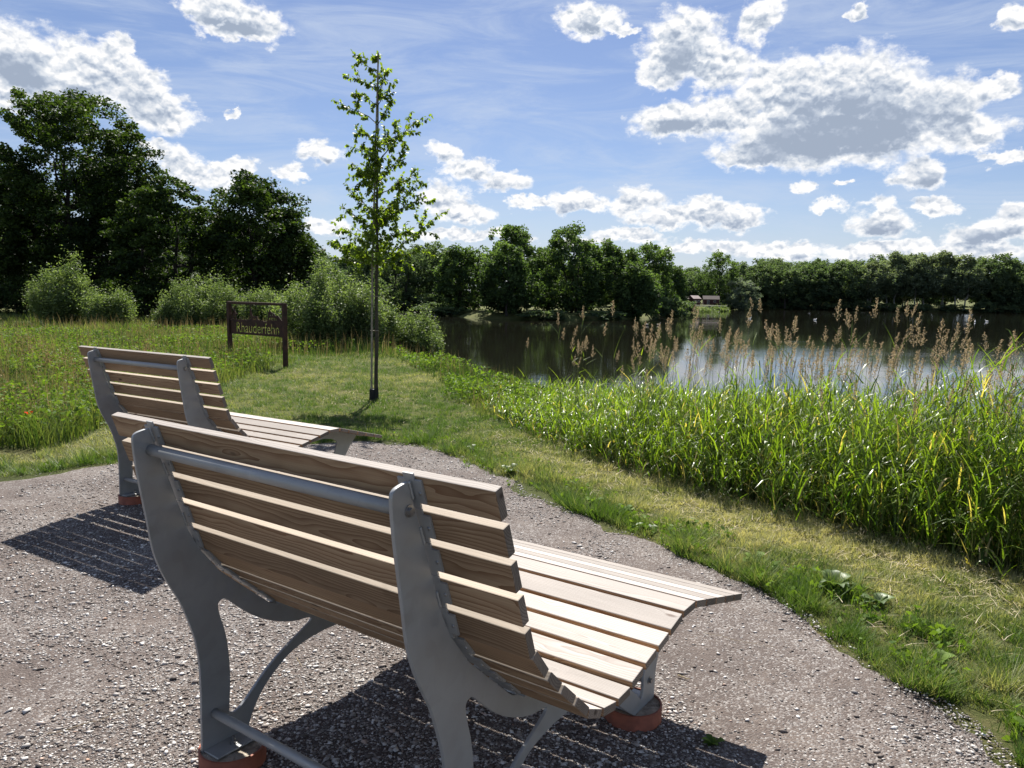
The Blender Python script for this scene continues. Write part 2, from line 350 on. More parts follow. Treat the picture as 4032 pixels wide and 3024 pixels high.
PATH = [(-9.5,5.2),(-7.0,5.9),(-5.6,6.5),(-4.74,6.97),(-4.42,7.38),(-4.06,7.73),(-3.62,8.3),(-2.78,8.85),(-1.92,9.2),(-1.14,9.0),(-0.53,8.34),(-0.11,7.55),(0.27,6.57),(0.71,5.81),(1.14,5.26),(1.44,4.8),(1.64,4.2),(1.75,3.68),(1.9,3.31),(1.98,2.93),(2.0,2.6),(2.05,1.9),(2.1,0.8),(2.2,-3),(-9.5,-3)]
PA = np.array(PATH, float)
def path_sd(x, y):
    x = np.asarray(x, float); y = np.asarray(y, float); d2 = np.full(x.shape, 1e9); inside = np.zeros(x.shape, bool)
    for i in range(len(PA)):
        ax, ay = PA[i]; bx, by = PA[(i+1) % len(PA)]
        ex, ey = bx-ax, by-ay; t = np.clip(((x-ax)*ex+(y-ay)*ey)/(ex*ex+ey*ey), 0, 1)
        d2 = np.minimum(d2, (x-ax-t*ex)**2+(y-ay-t*ey)**2)
        c = ((ay > y) != (by > y)) & (x < (bx-ax)*(y-ay)/((by-ay) if by != ay else 1e-9)+ax)
        inside ^= c
    return np.where(inside, -1, 1)*np.sqrt(d2)
REEDF = np.array([(-3.4,22.5),(-2.6,19.5),(-1.6,16.6),(-0.75,13.5),(-0.3,11.04),(-0.03,10.06),(0.51,8.67),(1.13,7.42),(1.63,6.64),(2.14,5.76),(2.62,5.28),(2.88,4.86),(3.14,4.51),(3.7,3.4),(4.2,1.5),(4.8,-2)], float)
def reed_side(x, y):
    """signed distance to the front line of the bank plants: positive on the water side"""
    x = np.asarray(x, float); y = np.asarray(y, float); best = np.full(x.shape, 1e9); sg = np.ones(x.shape)
    for i in range(len(REEDF)-1):
        ax, ay = REEDF[i]; bx, by = REEDF[i+1]; ex, ey = bx-ax, by-ay
        t = np.clip(((x-ax)*ex+(y-ay)*ey)/(ex*ex+ey*ey), 0, 1)
        d = (x-ax-t*ex)**2+(y-ay-t*ey)**2; cr = (ex*(y-ay)-ey*(x-ax))
        m = d < best; best = np.where(m, d, best); sg = np.where(m, np.where(cr > 0, 1, -1), sg)
    return sg*np.sqrt(best)
def vnoise(x, y, s, seed=0):
    """cheap smooth value noise 0..1"""
    rng = np.random.RandomState(seed); T = rng.rand(256, 256)
    x = x*s+100; y = y*s+100; xi = np.floor(x).astype(int); yi = np.floor(y).astype(int); fx = smooth(x-xi); fy = smooth(y-yi)
    g = lambda a, b: T[a % 256, b % 256]
    return (g(xi, yi)*(1-fx)+g(xi+1, yi)*fx)*(1-fy)+(g(xi, yi+1)*(1-fx)+g(xi+1, yi+1)*fx)*fy

def ground():
    u = np.linspace(-1, 1, 260); xs = np.sinh(u*5.2)/np.sinh(5.2)*700
    v = np.linspace(0, 1, 300); ys = -60+ (np.sinh((v-.24)*6)/np.sinh(.76*6))*900 + 62
    ys = np.sort(np.concatenate([np.linspace(-80, -2, 12), 2+np.sinh(np.linspace(-.5, 6.2, 280))/np.sinh(6.2)*900]))
    Xg, Yg = np.meshgrid(xs, ys); Z = ground_h(Xg, Yg)
    Z = np.where(path_sd(Xg, Yg) < -.12, Z-.012, Z)
    n, m = len(ys), len(xs); idx = np.arange(n*m).reshape(n, m)
    Q = np.stack([idx[:-1, :-1], idx[:-1, 1:], idx[1:, 1:], idx[1:, :-1]], -1).reshape(-1, 4)
    me = npmesh('ground', np.stack([Xg, Yg, Z], -1).reshape(-1, 3), [Q], True)
    mt, n_, out = newmat('grassy_soil')
    tcn = n_.add('ShaderNodeTexCoord').outputs['Object']
    a = n_.noise(tcn, .8, 6, .6); b = n_.noise(tcn, 30, 5, .7)
    c = n_.ramp(n_.math('ADD', n_.math('MULTIPLY', a, .6), n_.math('MULTIPLY', b, .4)), [(.32, (.042, .055, .018)), (.5, (.085, .098, .032)), (.68, (.17, .145, .068))])
    p = n_.add('ShaderNodeBsdfPrincipled', {'Base Color': c, 'Roughness': .95, 'Specular IOR Level': .1})
    bp = n_.add('ShaderNodeBump', {'Strength': 1.0, 'Distance': .03, 'Height': n_.noise(tcn, 60, 6, .7)})
    n_.l.new(bp.outputs[0], p.inputs['Normal']); n_.l.new(p.outputs[0], out.inputs[0])
    tag(link('ground', me, mt), kind='structure')
ground()

def gravel_path():
    xs = np.arange(-9.4, 2.5, .07); ys = np.arange(-2.5, 9.6, .07)
    Xg, Yg = np.meshgrid(xs, ys); sdv = path_sd(Xg, Yg)+(vnoise(Xg, Yg, 2.2, 3)-.5)*.22+(vnoise(Xg, Yg, 8, 4)-.5)*.10
    Z = ground_h(Xg, Yg)+.006+(vnoise(Xg, Yg, .9, 5)-.5)*.02-.018*smooth((sdv+.10)/.14)
    n, m = Xg.shape; idx = np.arange(n*m).reshape(n, m)
    Q = np.stack([idx[:-1, :-1], idx[:-1, 1:], idx[1:, 1:], idx[1:, :-1]], -1).reshape(-1, 4)
    keep = (sdv[:-1, :-1] < .05).reshape(-1); Q = Q[keep]
    used, inv = np.unique(Q, return_inverse=True)
    me = npmesh('gravel_path', np.stack([Xg, Yg, Z], -1).reshape(-1, 3)[used], [inv.reshape(-1, 4)], True)
    mt, n_, out = newmat('gravel_fines')
    tcn = n_.add('ShaderNodeTexCoord').outputs['Object']
    big = n_.noise(tcn, 1.1, 5, .6); mid = n_.noise(tcn, 9, 5, .65)
    fines = n_.ramp(n_.math('ADD', n_.math('MULTIPLY', big, .55), n_.math('MULTIPLY', mid, .45)), [(.3, (.066, .052, .045)), (.5, (.108, .086, .075)), (.72, (.185, .150, .126))])
    vo = n_.add('ShaderNodeTexVoronoi', {'Vector': n_.vec('ADD', tcn, n_.vec('MULTIPLY', n_.noise(tcn, 90, 2, .5, out=1), (.006, .006, .006))), 'Scale': 120.0}, feature='F1')
    hue = n_.add('ShaderNodeSeparateColor', (vo.outputs['Color'],))
    chip = n_.ramp(hue.outputs[0], [(0, (.08, .066, .060)), (.3, (.165, .142, .13)), (.6, (.29, .27, .254)), (1, (.50, .485, .465))])
    zone = n_.noise(tcn, 1.7, 4, .6)
    cover = n_.mapr(n_.math('ADD', n_.math('MULTIPLY', hue.outputs[1], .55), n_.math('MULTIPLY', zone, 1.1)), .78, .98, .02, .75)
    c = n_.mix(cover, fines, chip)
    c = n_.mix(n_.mapr(n_.noise(tcn, 200, 3, .6), .35, .65, 0, .45), c, (.07, .055, .055))
    p = n_.add('ShaderNodeBsdfPrincipled', {'Base Color': c, 'Roughness': .9, 'Specular IOR Level': .25})
    hh = n_.math('ADD', n_.math('MULTIPLY', n_.math('SUBTRACT', 1.0, n_.math('MULTIPLY', vo.outputs['Distance'], 60.0)), .4), n_.noise(tcn, 130, 5, .7))
    bp = n_.add('ShaderNodeBump', {'Strength': .4, 'Distance': .004, 'Height': hh})
    n_.l.new(bp.outputs[0], p.inputs['Normal']); n_.l.new(p.outputs[0], out.inputs[0])
    tag(link('gravel_path', me, mt), kind='structure')
gravel_path()

def water():
    xs = np.concatenate([[-40], np.linspace(-30, 30, 30), [60, 110, 200]]); ys = np.concatenate([[-50], np.linspace(0, 120, 30), [170]])
    Xg, Yg = np.meshgrid(xs, ys); n, m = Xg.shape; idx = np.arange(n*m).reshape(n, m)
    Q = np.stack([idx[:-1, :-1], idx[:-1, 1:], idx[1:, 1:], idx[1:, :-1]], -1).reshape(-1, 4)
    me = npmesh('lake_water', np.stack([Xg, Yg, np.full_like(Xg, WATER_Z)], -1).reshape(-1, 3), [Q], True)
    mt, n_, out = newmat('dark_lake_water')
    tcn = n_.add('ShaderNodeTexCoord').outputs['Object']
    v1 = n_.vec('MULTIPLY', tcn, (.8, 1.6, 1))
    rip = n_.noise(v1, 2.2, 4, .6, .3); rip2 = n_.noise(n_.vec('MULTIPLY', tcn, (1.0, 1.9, 1)), 9, 3, .55)
    wind = n_.mapr(n_.noise(n_.vec('MULTIPLY', tcn, (.05, .16, 1)), 1, 4, .6), .38, .66, .25, 1.0, True)
    hgt = n_.math('MULTIPLY', n_.math('ADD', rip, n_.math('MULTIPLY', rip2, .35)), wind)
    bp = n_.add('ShaderNodeBump', {'Strength': .10, 'Distance': .03, 'Height': hgt})
    p = n_.add('ShaderNodeBsdfPrincipled', {'Base Color': (.010, .010, .007, 1), 'Roughness': .03, 'IOR': 1.333, 'Specular IOR Level': .5, 'Normal': bp.outputs[0]})
    n_.l.new(p.outputs[0], out.inputs[0])
    tag(link('lake_water', me, mt), kind='structure')
water()

# ------------------------------------------------------------------ benches
SC = .62/.76                       # profile units to metres
PSI = rad(35.177)
BW, BOV = 1.403*SC, .317*SC        # frame spacing, slat overhang
def P2(s, z): return (s*SC, z*SC)
FOOT = -1.395
def slat_profile():
    """(start, end) of each slat's sitting-side face, thickness 0.034, from the top of the back to the foot end"""
    L = []
    # straight back: back-face line from (.011,.107) along d
    d = np.array([.155, -.464]); d /= np.linalg.norm(d); a0 = np.array([.011, .107])
    for i in range(5): a = a0+d*.1235*i; L.append(('back', a, a+d*.0985))
    L += [('back', np.array([.212, -.460]), np.array([.284, -.550])),
          ('back', np.array([.302, -.568]), np.array([.370, -.634])),
          ('back', np.array([.385, -.648]), np.array([.464, -.720])),
          ('back', np.array([.478, -.732]), np.array([.559, -.806]))]
    for s0, z0, s1, z1 in [(.582, -.786, .676, -.830), (.690, -.832, .786, -.850), (.802, -.848, .898, -.843), (.912, -.829, 1.008, -.808),
                           (1.030, -.801, 1.127, -.780), (1.149, -.774, 1.246, -.753), (1.268, -.747, 1.385, -.719), (1.405, -.713, 1.535, -.712)]:
        L.append(('seat', np.array([s0, z0]), np.array([s1, z1])))
    kd = np.array([.657, -.178]); kd /= np.linalg.norm(kd)
    for i in range(5):
        a = np.array([1.556, -.716])+kd*.1335*i; L.append(('seat', a, a+kd*.118))
    return L
SLATS = slat_profile(); TH = .034

def slat_mesh(width, thick, kind, i):
    bm = bmesh.new(); L = BW+2*BOV
    bm_box(bm, (0, 0, 0), (L, width, thick), .0028)
    me = bmmesh('slat', bm)
    for m in ('wood_brown', 'wood_grey', 'wood_fresh', 'wood_end'): me.materials.append(M[m])
    # local frame: x along the bench, y down/forward along the profile, z out of the sitting side
    for p in me.polygons:
        nn = p.normal
        if abs(nn.x) > .7: p.material_index = 3
        elif kind == 'seat': p.material_index = 1 if nn.z > .25 else 0
        else:
            if nn.z > .7: p.material_index = 1
            elif nn.y < -.6: p.material_index = 1 if i == 0 else 2
            else: p.material_index = 0
    return me

def curve_plate(name, outer, holes, thick, bev=.0012):
    cu = bpy.data.curves.new(name, 'CURVE'); cu.dimensions = '2D'; cu.fill_mode = 'BOTH'; cu.extrude = thick/2-bev; cu.bevel_depth = bev; cu.bevel_resolution = 0
    for loop in [outer]+holes:
        sp = cu.splines.new('POLY'); sp.points.add(len(loop)-1)
        for pt, (a, b) in zip(sp.points, loop): pt.co = (a, b, 0, 1)
        sp.use_cyclic_u = True
    o = bpy.data.objects.new(name, cu); COL.objects.link(o)
    dg = bpy.context.evaluated_depsgraph_get(); me = bpy.data.meshes.new_from_object(o.evaluated_get(dg)); bpy.data.objects.remove(o); bpy.data.curves.remove(cu)
    me.name = name; return me
def spline(pts, closed=True, n=5):
    """Catmull-Rom through pts"""
    pts = [np.array(p, float) for p in pts]; out = []; N = len(pts)
    rng = range(N) if closed else range(N-1)
    for i in rng:
        p0, p1, p2, p3 = (pts[(i+k-1) % N] if closed else pts[min(max(i+k-1, 0), N-1)] for k in range(4))
        for j in range(n):
            t = j/n; out.append(.5*((2*p1)+(p2-p0)*t+(2*p0-5*p1+4*p2-p3)*t*t+(3*p1-p0-3*p2+p3)*t**3))
    if not closed: out.append(pts[-1])
    return [tuple(p) for p in out]
def frame_mesh():
    back = spline([(-.071, .05), (-.066, -.02), (-.050, -.14), (-.027, -.285), (-.006, -.42), (.028, -.523), (.064, -.6), (.1, -.67), (.128, -.745), (.152, -.82), (.169, -.89), (.180, -.98), (.183, -1.1), (.181, -1.23), (.178, FOOT)], False)
    arch = spline([(.41, FOOT), (.443, -1.317), (.497, -1.237), (.579, -1.167), (.677, -1.111), (.807, -1.083), (.95, -1.078), (1.1, -1.092), (1.25, -1.14), (1.36, -1.21), (1.45, -1.281), (1.53, -1.345), (1.60, FOOT)], False)
    front = spline([(1.822, FOOT), (1.824, -1.33), (1.835, -1.24), (1.870, -1.165), (1.93, -1.105), (1.965, -1.06), (2.01, -1.0), (2.07, -.94), (2.115, -.895)], False)
    under = [(1.75, -.800), (1.545, -.752), (1.40, -.756), (1.26, -.790), (1.0, -.850), (.9, -.884), (.785, -.892), (.665, -.872), (.55, -.825), (.46, -.745), (.365, -.66), (.29, -.59), (.205, -.478), (.150, -.375), (-.004, .088)]
    top = spline([(-.004, .088), (-.03, .084), (-.054, .077), (-.067, .066), (-.071, .05)], False)[1:-1]
    outer = back+arch+front+under+top
    h1 = spline([(.288, -.726), (.277, -.745), (.286, -.80), (.308, -.88), (.322, -.98), (.326, -1.12), (.315, -1.265)], False)+ \
         spline([(.342, -1.280), (.385, -1.262), (.446, -1.212), (.526, -1.146), (.622, -1.087), (.735, -1.032), (.785, -1.006), (.797, -.990), (.787, -.978), (.755, -.972), (.70, -.966), (.62, -.942), (.54, -.905), (.465, -.858), (.39, -.795), (.33, -.737), (.306, -.722)], False)
    h2 = spline([(1.165, -.957), (1.135, -.972), (1.135, -.995), (1.17, -1.012), (1.29, -1.06), (1.42, -1.14), (1.53, -1.225), (1.60, -1.283), (1.64, -1.318), (1.666, -1.340), (1.684, -1.330), (1.693, -1.29), (1.692, -1.235), (1.715, -1.18), (1.752, -1.10), (1.787, -1.01), (1.806, -.957), (1.797, -.925), (1.75, -.898), (1.672, -.880), (1.599, -.872), (1.45, -.886), (1.3, -.920)], True)
    s = lambda L: [P2(*p) for p in L]
    return curve_plate('side_frame', s(outer), [s(h1), s(h2)], .012)

def strip_mesh():
    """perforated mounting strip between frame and slats: narrow spine with a tab behind every slat"""
    bm = bmesh.new()
    for kind, a, b in SLATS:
        d = b-a; L = np.linalg.norm(d); d /= L; nrm = np.array([-d[1], d[0]]) # sitting side
        mid = (a+b)/2
        if kind == 'seat': mid = mid-nrm*TH
        mid = mid-nrm*.0045
        rot = Matrix(((1, 0, 0), (0, d[0], -d[1]), (0, d[1], d[0])))
        # x axis, y along d, z normal
        R = Matrix(((1, 0, 0), (0, d[0], nrm[0]), (0, d[1], nrm[1]))).to_4x4()
        for ww, ll, tt in ((.078, L*.80, .006),):
            bmesh.ops.create_cube(bm, size=1, matrix=Matrix.Translation((0, mid[0]*SC, mid[1]*SC)) @ R @ Matrix.Diagonal((ww, ll*SC, tt, 1)))
        bmesh.ops.create_cube(bm, size=1, matrix=Matrix.Translation((0, mid[0]*SC, mid[1]*SC)) @ R @ Matrix.Diagonal((.034, L*1.22*SC, .0052, 1)))
    return bmmesh('mounting_strip', bm)

def hexbolt(r, h):
    bm = bmesh.new(); bm_cyl(bm, (0, 0, 0), (.0025, 0, 0), r*1.5, seg=20); bm_cyl(bm, (.0025, 0, 0), (h, 0, 0), r, r*.95, seg=6)
    return bmmesh('bolt', bm)
def screw_mesh():
    bm = bmesh.new(); bm_cyl(bm, (0, 0, 0), (0, 0, -.0025), .0055, .0042, seg=12); bm_cyl(bm, (0, 0, -.0025), (0, 0, -.0032), .0022, seg=6)
    return bmmesh('screw', bm)
WELDS = ((.0, .05), (.16, .21), (.40, .45))
def weld_mesh(t0, t1):
    bm = bmesh.new()
    d = np.array([.155, -.464]); d /= np.linalg.norm(d)
    for s in np.linspace(t0, t1, 9):
            q = np.array([.002, .085])+d*s
            bmesh.ops.create_icosphere(bm, subdivisions=1, radius=.0042, matrix=Matrix.Translation((.0075, q[0]*SC-.002, q[1]*SC)) @ Matrix.Diagonal((1, 1, 1.6, 1)))
    return bmmesh('weld_seam', bm, True)

FRAME_ME = frame_mesh(); FRAME_ME.materials.append(M['steel'])
STRIP_ME = strip_mesh(); STRIP_ME.materials.append(M['steel'])
WELD_ME = [weld_mesh(*t) for t in WELDS]
for me_ in WELD_ME: me_.materials.append(M['steel'])
BOLT_ME = hexbolt(.0105, .012); BOLT_ME.materials.append(M['bolt'])
SCREW_ME = screw_mesh(); SCREW_ME.materials.append(M['bolt'])
# frame mesh is drawn in (s,z); stand it up so that x = thickness
RZ = Matrix(((0, 0, 1, 0), (1, 0, 0, 0), (0, 1, 0, 0), (0, 0, 0, 1)))
FRAME_ME.transform(RZ)
SLAT_CACHE = {}
def make_bench(label, loc, rz):
    """origin under the upper cross tube's near end, z on the footing tops"""
    root = empty('park_bench', loc, rz); tag(root, label, 'bench', 'reclining park benches')
    zoff = -FOOT*SC
    for i, (kind, a, b) in enumerate(SLATS):
        d = b-a; L = float(np.linalg.norm(d)); d = d/L; nrm = np.array([-d[1], d[0]])
        mid = (a+b)/2 + (nrm*TH/2 if kind == 'back' else -nrm*TH/2)
        key = (round(L, 3), kind, i == 0)
        if key not in SLAT_CACHE: SLAT_CACHE[key] = slat_mesh(L*SC, TH*SC, kind, i)
        o = link('slat', SLAT_CACHE[key], None, root)
        o.matrix_local = Matrix.Translation((BW/2, mid[0]*SC, mid[1]*SC+zoff)) @ Matrix(((1, 0, 0), (0, d[0], nrm[0]), (0, d[1], nrm[1]))).to_4x4()
    for x, sgn in ((0, 1), (BW, -1)):
        f = link('side_frame', FRAME_ME, None, root); f.location = (x, 0, zoff)
        st = link('mounting_strip', STRIP_ME, None, f); [link('weld_seam', me_, None, f) for me_ in WELD_ME]
        for kind, a, b in SLATS[:9]:
            d = b-a; L = np.linalg.norm(d); d /= L; nrm = np.array([-d[1], d[0]]); mid = a+d*L*.55-nrm*.0085
            for sx in (-.027, .027):
                o = link('screw', SCREW_ME, None, st)
                o.matrix_local = Matrix.Translation((sx, mid[0]*SC, mid[1]*SC)) @ Matrix(((1, 0, 0), (0, d[0], nrm[0]), (0, d[1], nrm[1]))).to_4x4()
        for s, z in ((0, 0), (.243, -1.235), (1.757, -1.279)):
            o = link('bolt', BOLT_ME, None, f); o.location = (-sgn*.006, s*SC, z*SC); o.rotation_euler = (rad(11), 0, math.pi if sgn > 0 else 0)
        for s0, s1 in ((.185, .405), (1.605, 1.82)):
            bm = bmesh.new(); bm_box(bm, (sgn*.045, (s0+s1)/2*SC, FOOT*SC+.004), (.085, (s1-s0)*SC, .008), .003)
            link('foot_flange', bmmesh('foot_flange', bm), M['steel'], f)
            bm = bmesh.new(); c = (sgn*.052, (s0*.5+s1*.5)*SC, FOOT*SC+.008)
            bm_cyl(bm, c, (c[0], c[1], c[2]+.03), .005, seg=10); bm_cyl(bm, c, (c[0], c[1], c[2]+.003), .014, seg=16); bm_cyl(bm, (c[0], c[1], c[2]+.003), (c[0], c[1], c[2]+.013), .0095, seg=6)
            link('anchor_bolt', bmmesh('anchor_bolt', bm), M['bolt'], f)
    for s, z, r in ((0, 0, .0185), (.243, -1.235, .0165), (1.757, -1.279, .0165)):
        bm = bmesh.new(); bm_cyl(bm, (.006, s*SC, z*SC+zoff), (BW-.006, s*SC, z*SC+zoff), r, seg=28)
        me = bmmesh('cross_tube', bm)
        for p in me.polygons: p.use_smooth = abs(p.normal.x) < .5
        link('cross_tube', me, M['steel'], root)
    return root
FOOTZ = .068
B1 = Vector((-1.186, 2.480)); B2 = Vector((-4.0455*SC, 7.4306*SC))
PSI2 = rad(32.36)
def b_world(B, psi, x, s):
    ax = Vector((math.cos(psi), -math.sin(psi))); fr = Vector((math.sin(psi), math.cos(psi))); return B+ax*x+fr*(s*SC)
make_bench('nearest slatted wooden lounger bench seen from behind, its footings partly cut by the frame', (B1.x, B1.y, FOOTZ), -PSI)
make_bench('farther slatted wooden lounger bench behind the first, beside the mown lawn', (B2.x, B2.y, -.042+FOOTZ-.006), -PSI2)
def footing(B, psi, x, s, label, z0=0.0, r=.118, tilt=(0, 0)):
    c = b_world(B, psi, x, s)
    root = empty('bench_footing', (c.x, c.y, z0)); tag(root, label, 'footing', 'concrete bench footings in orange pipe')
    bm = bmesh.new(); seg = 40
    prof = [(r, -.06), (r, FOOTZ+.002), (r-.007, FOOTZ+.003), (r-.007, FOOTZ-.012)]
    rows = [[bm.verts.new((p[0]*math.cos(t*2*math.pi/seg), p[0]*math.sin(t*2*math.pi/seg), p[1])) for t in range(seg)] for p in prof]
    for a, b in zip(rows, rows[1:]):
        for t in range(seg): bm.faces.new((a[t], a[(t+1) % seg], b[(t+1) % seg], b[t]))
    me = bmmesh('pipe_ring', bm)
    for p in me.polygons: p.use_smooth = abs(p.normal.z) < .5
    link('pipe_ring', me, M['orange_pipe'], root)
    bm = bmesh.new(); random.seed(int(x*100+s*10))
    bmesh.ops.create_circle(bm, cap_ends=True, segments=40, radius=r-.0065, matrix=Matrix.Translation((0, 0, FOOTZ-.004)))
    bmesh.ops.subdivide_edges(bm, edges=bm.edges[:], cuts=2)
    bmesh.ops.triangulate(bm, faces=bm.faces[:]); bmesh.ops.subdivide_edges(bm, edges=bm.edges[:], cuts=2)
    for v in bm.verts: v.co.z += random.uniform(-.0035, .002)
    link('concrete_fill', bmmesh('concrete_fill', bm, True), M['concrete'], root)
footing(B1, PSI, .045, .295, 'concrete footing in orange pipe under the rear left leg of the nearest bench')
footing(B1, PSI, BW-.045, .295, 'concrete footing in orange pipe under the rear right leg of the nearest bench')
footing(B1, PSI, .045, 1.71, 'concrete footing in orange pipe under the front left leg of the nearest bench')
footing(B1, PSI, BW-.045, 1.71, 'sunlit concrete footing in orange pipe under the front right leg of the nearest bench')
footing(B2, PSI2, .045, .295, 'concrete footing in orange pipe under the rear left leg of the farther bench', -.048)
footing(B2, PSI2, BW-.045, .295, 'concrete footing in orange pipe under the rear right leg of the farther bench', -.048)
footing(B2, PSI2, .045, 1.71, 'concrete footing in orange pipe under the front left leg of the farther bench', -.048)
footing(B2, PSI2, BW-.045, 1.71, 'concrete footing in orange pipe under the front right leg of the farther bench', -.048)

# ------------------------------------------------------------------ rusty town sign
def town_sign():
    a = Vector((-7.08, 19.25)); b = Vector((-5.32, 17.97)); za, zb = gh(a.x, a.y), gh(b.x, b.y); top = 1.39
    L = (b-a).length; ang = math.atan2(b.y-a.y, b.x-a.x); z0 = min(za, zb)
    root = empty('town_sign', (a.x, a.y, z0), ang); tag(root, 'rusty steel place name sign with cut out letters standing on the lawn', 'sign')
    H = top-z0
    for x in (0, L):
        bm = bmesh.new(); bm_box(bm, (x, 0, H/2-.1), (.095, .085, H+.2), .004); link('post', bmmesh('post', bm), M['rust'], root)
    bm = bmesh.new(); bm_box(bm, (L/2, 0, H-.035), (L-.099, .082, .06), .003); link('top_rail', bmmesh('top_rail', bm), M['rust'], root)
    x0, x1 = .049, L-.049; zp0, zp1 = H-.80, H-.46
    # panel with the letters cut through, town silhouette rising from its upper edge
    tcu = bpy.data.curves.new('t', 'FONT'); tcu.body = 'Rhauderfehn'; tcu.size = 1.0; tcu.resolution_u = 3; tcu.offset = .030
    to = bpy.data.objects.new('t', tcu); COL.objects.link(to)
    bpy.context.view_layer.update()
    for o in bpy.context.selected_objects: o.select_set(False)
    to.select_set(True); bpy.context.view_layer.objects.active = to
    bpy.ops.object.convert(target='CURVE')
    to = bpy.context.view_layer.objects.active
    loops = []
    for sp in to.data.splines:
        pts = []
        bp = sp.bezier_points; n = len(bp)
        if n:
            for i in range(n):
                p, q = bp[i], bp[(i+1) % n]
                for j in range(4):
                    t = j/4; c = (1-t)**3*p.co+3*(1-t)**2*t*p.handle_right+3*(1-t)*t*t*q.handle_left+t**3*q.co; pts.append((c.x, c.y))
        else: pts = [(p.co.x, p.co.y) for p in sp.points]
        loops.append(pts)
    bpy.data.objects.remove(to)
    xs = [p[0] for l in loops for p in l]; ys = [p[1] for l in loops for p in l]
    tw = (x1-x0)*.80; th = .25; sx = tw/(max(xs)-min(xs)); sy = th/(max(ys)-min(ys))
    loops = [[(x0+(x1-x0)*.52-tw/2+(x-min(xs))*sx, zp0+.05+(y-min(ys))*sy) for x, y in l] for l in loops]
    W_ = x1-x0; X = lambda t: x0+W_*t
    hh = .40
    Zt = lambda t: zp1+hh*t
    sky_line = [(1.0, 0), (1.0, .06), (.985, .06), (.91, .40), (.885, .40), (.87, .36), (.84, .50), (.82, .52), (.78, .62), (.755, .76), (.745, .62), (.73, .60), (.725, .20), (.715, .20), (.712, .05), (.70, .05), (.69, -.03), (.675, .05), (.655, -.02), (.64, .04), (.56, .06),
                (.555, .10), (.535, .10), (.53, .30), (.44, .30), (.425, .48), (.40, .98), (.395, .98), (.385, .48), (.38, .06), (.365, .06), (.365, .14), (.36, .14), (.36, .05), (.33, .05), (.33, .12), (.325, .12), (.325, .04), (.28, .04), (.28, .10), (.272, .10), (.272, .04), (.21, .05), (.21, .13), (.20, .13), (.20, .05), (.125, .05), (.118, .36), (.15, .36), (.15, .42), (.108, .42), (.095, .68), (.065, .68), (.052, .42), (.02, .42), (.02, .36), (.045, .36), (.035, .05), (0, .05)]
    outer = [(x0, zp0), (x1, zp0)]+[(X(t), Zt(v)) for t, v in sky_line]
    wins = []
    def rect(t, v, a_, b_): wins.append([(X(t), Zt(v)), (X(t+a_), Zt(v)), (X(t+a_), Zt(v+b_)), (X(t), Zt(v+b_))])
    rect(.07, .05, .02, .20)
    for t in (.745, .775, .805, .835, .862): rect(t, .10, .015, .15)
    for t in (.76, .80): rect(t, .38, .014, .09)
    for t in (.455, .478, .50): rect(t, .07, .010, .12)
    rect(.396, .10, .008, .22)
    me = curve_plate('name_panel', outer, loops+wins, .006, .0006)
    me.transform(Matrix(((1, 0, 0, 0), (0, 0, 1, 0), (0, 1, 0, 0), (0, 0, 0, 1))))
    link('name_panel', me, M['rust'], root)
    bm = bmesh.new(); c = Vector((X(.08), -.012, Zt(.62)))
    for t in (45, 135, 225, 315):
        d = Vector((math.cos(rad(t+4)), 0, math.sin(rad(t+4)))); bm_cyl(bm, c, c+d*.155, .011, .009, seg=6)
    link('windmill_sails', bmmesh('windmill_sails', bm), M['rust'], root)
town_sign()

# ------------------------------------------------------------------ foliage builders
def leaf_cloud(rng, C, size, tint, updir=None, aspect=.55, droop=0):
    """diamond leaves at C (N,3) with random orientation; returns V,F,tint"""
    N = len(C); d = rng.normal(size=(N, 3)); d[:, 2] = d[:, 2]*.6-droop; d /= np.linalg.norm(d, axis=1)[:, None]
    r = rng.normal(size=(N, 3)); s = np.cross(d, r); s /= np.linalg.norm(s, axis=1)[:, None]
    nn = np.cross(d, s); sz = np.asarray(size)*np.ones(N)
    sz = sz[:, None]
    V = np.stack([C-d*sz*.5, C+s*sz*aspect*.5+nn*sz*.08, C+d*sz*.5, C-s*sz*aspect*.5+nn*sz*.08], 1).reshape(-1, 3)
    F = np.arange(N*4).reshape(N, 4)
    return V, F, np.repeat(tint, 4)

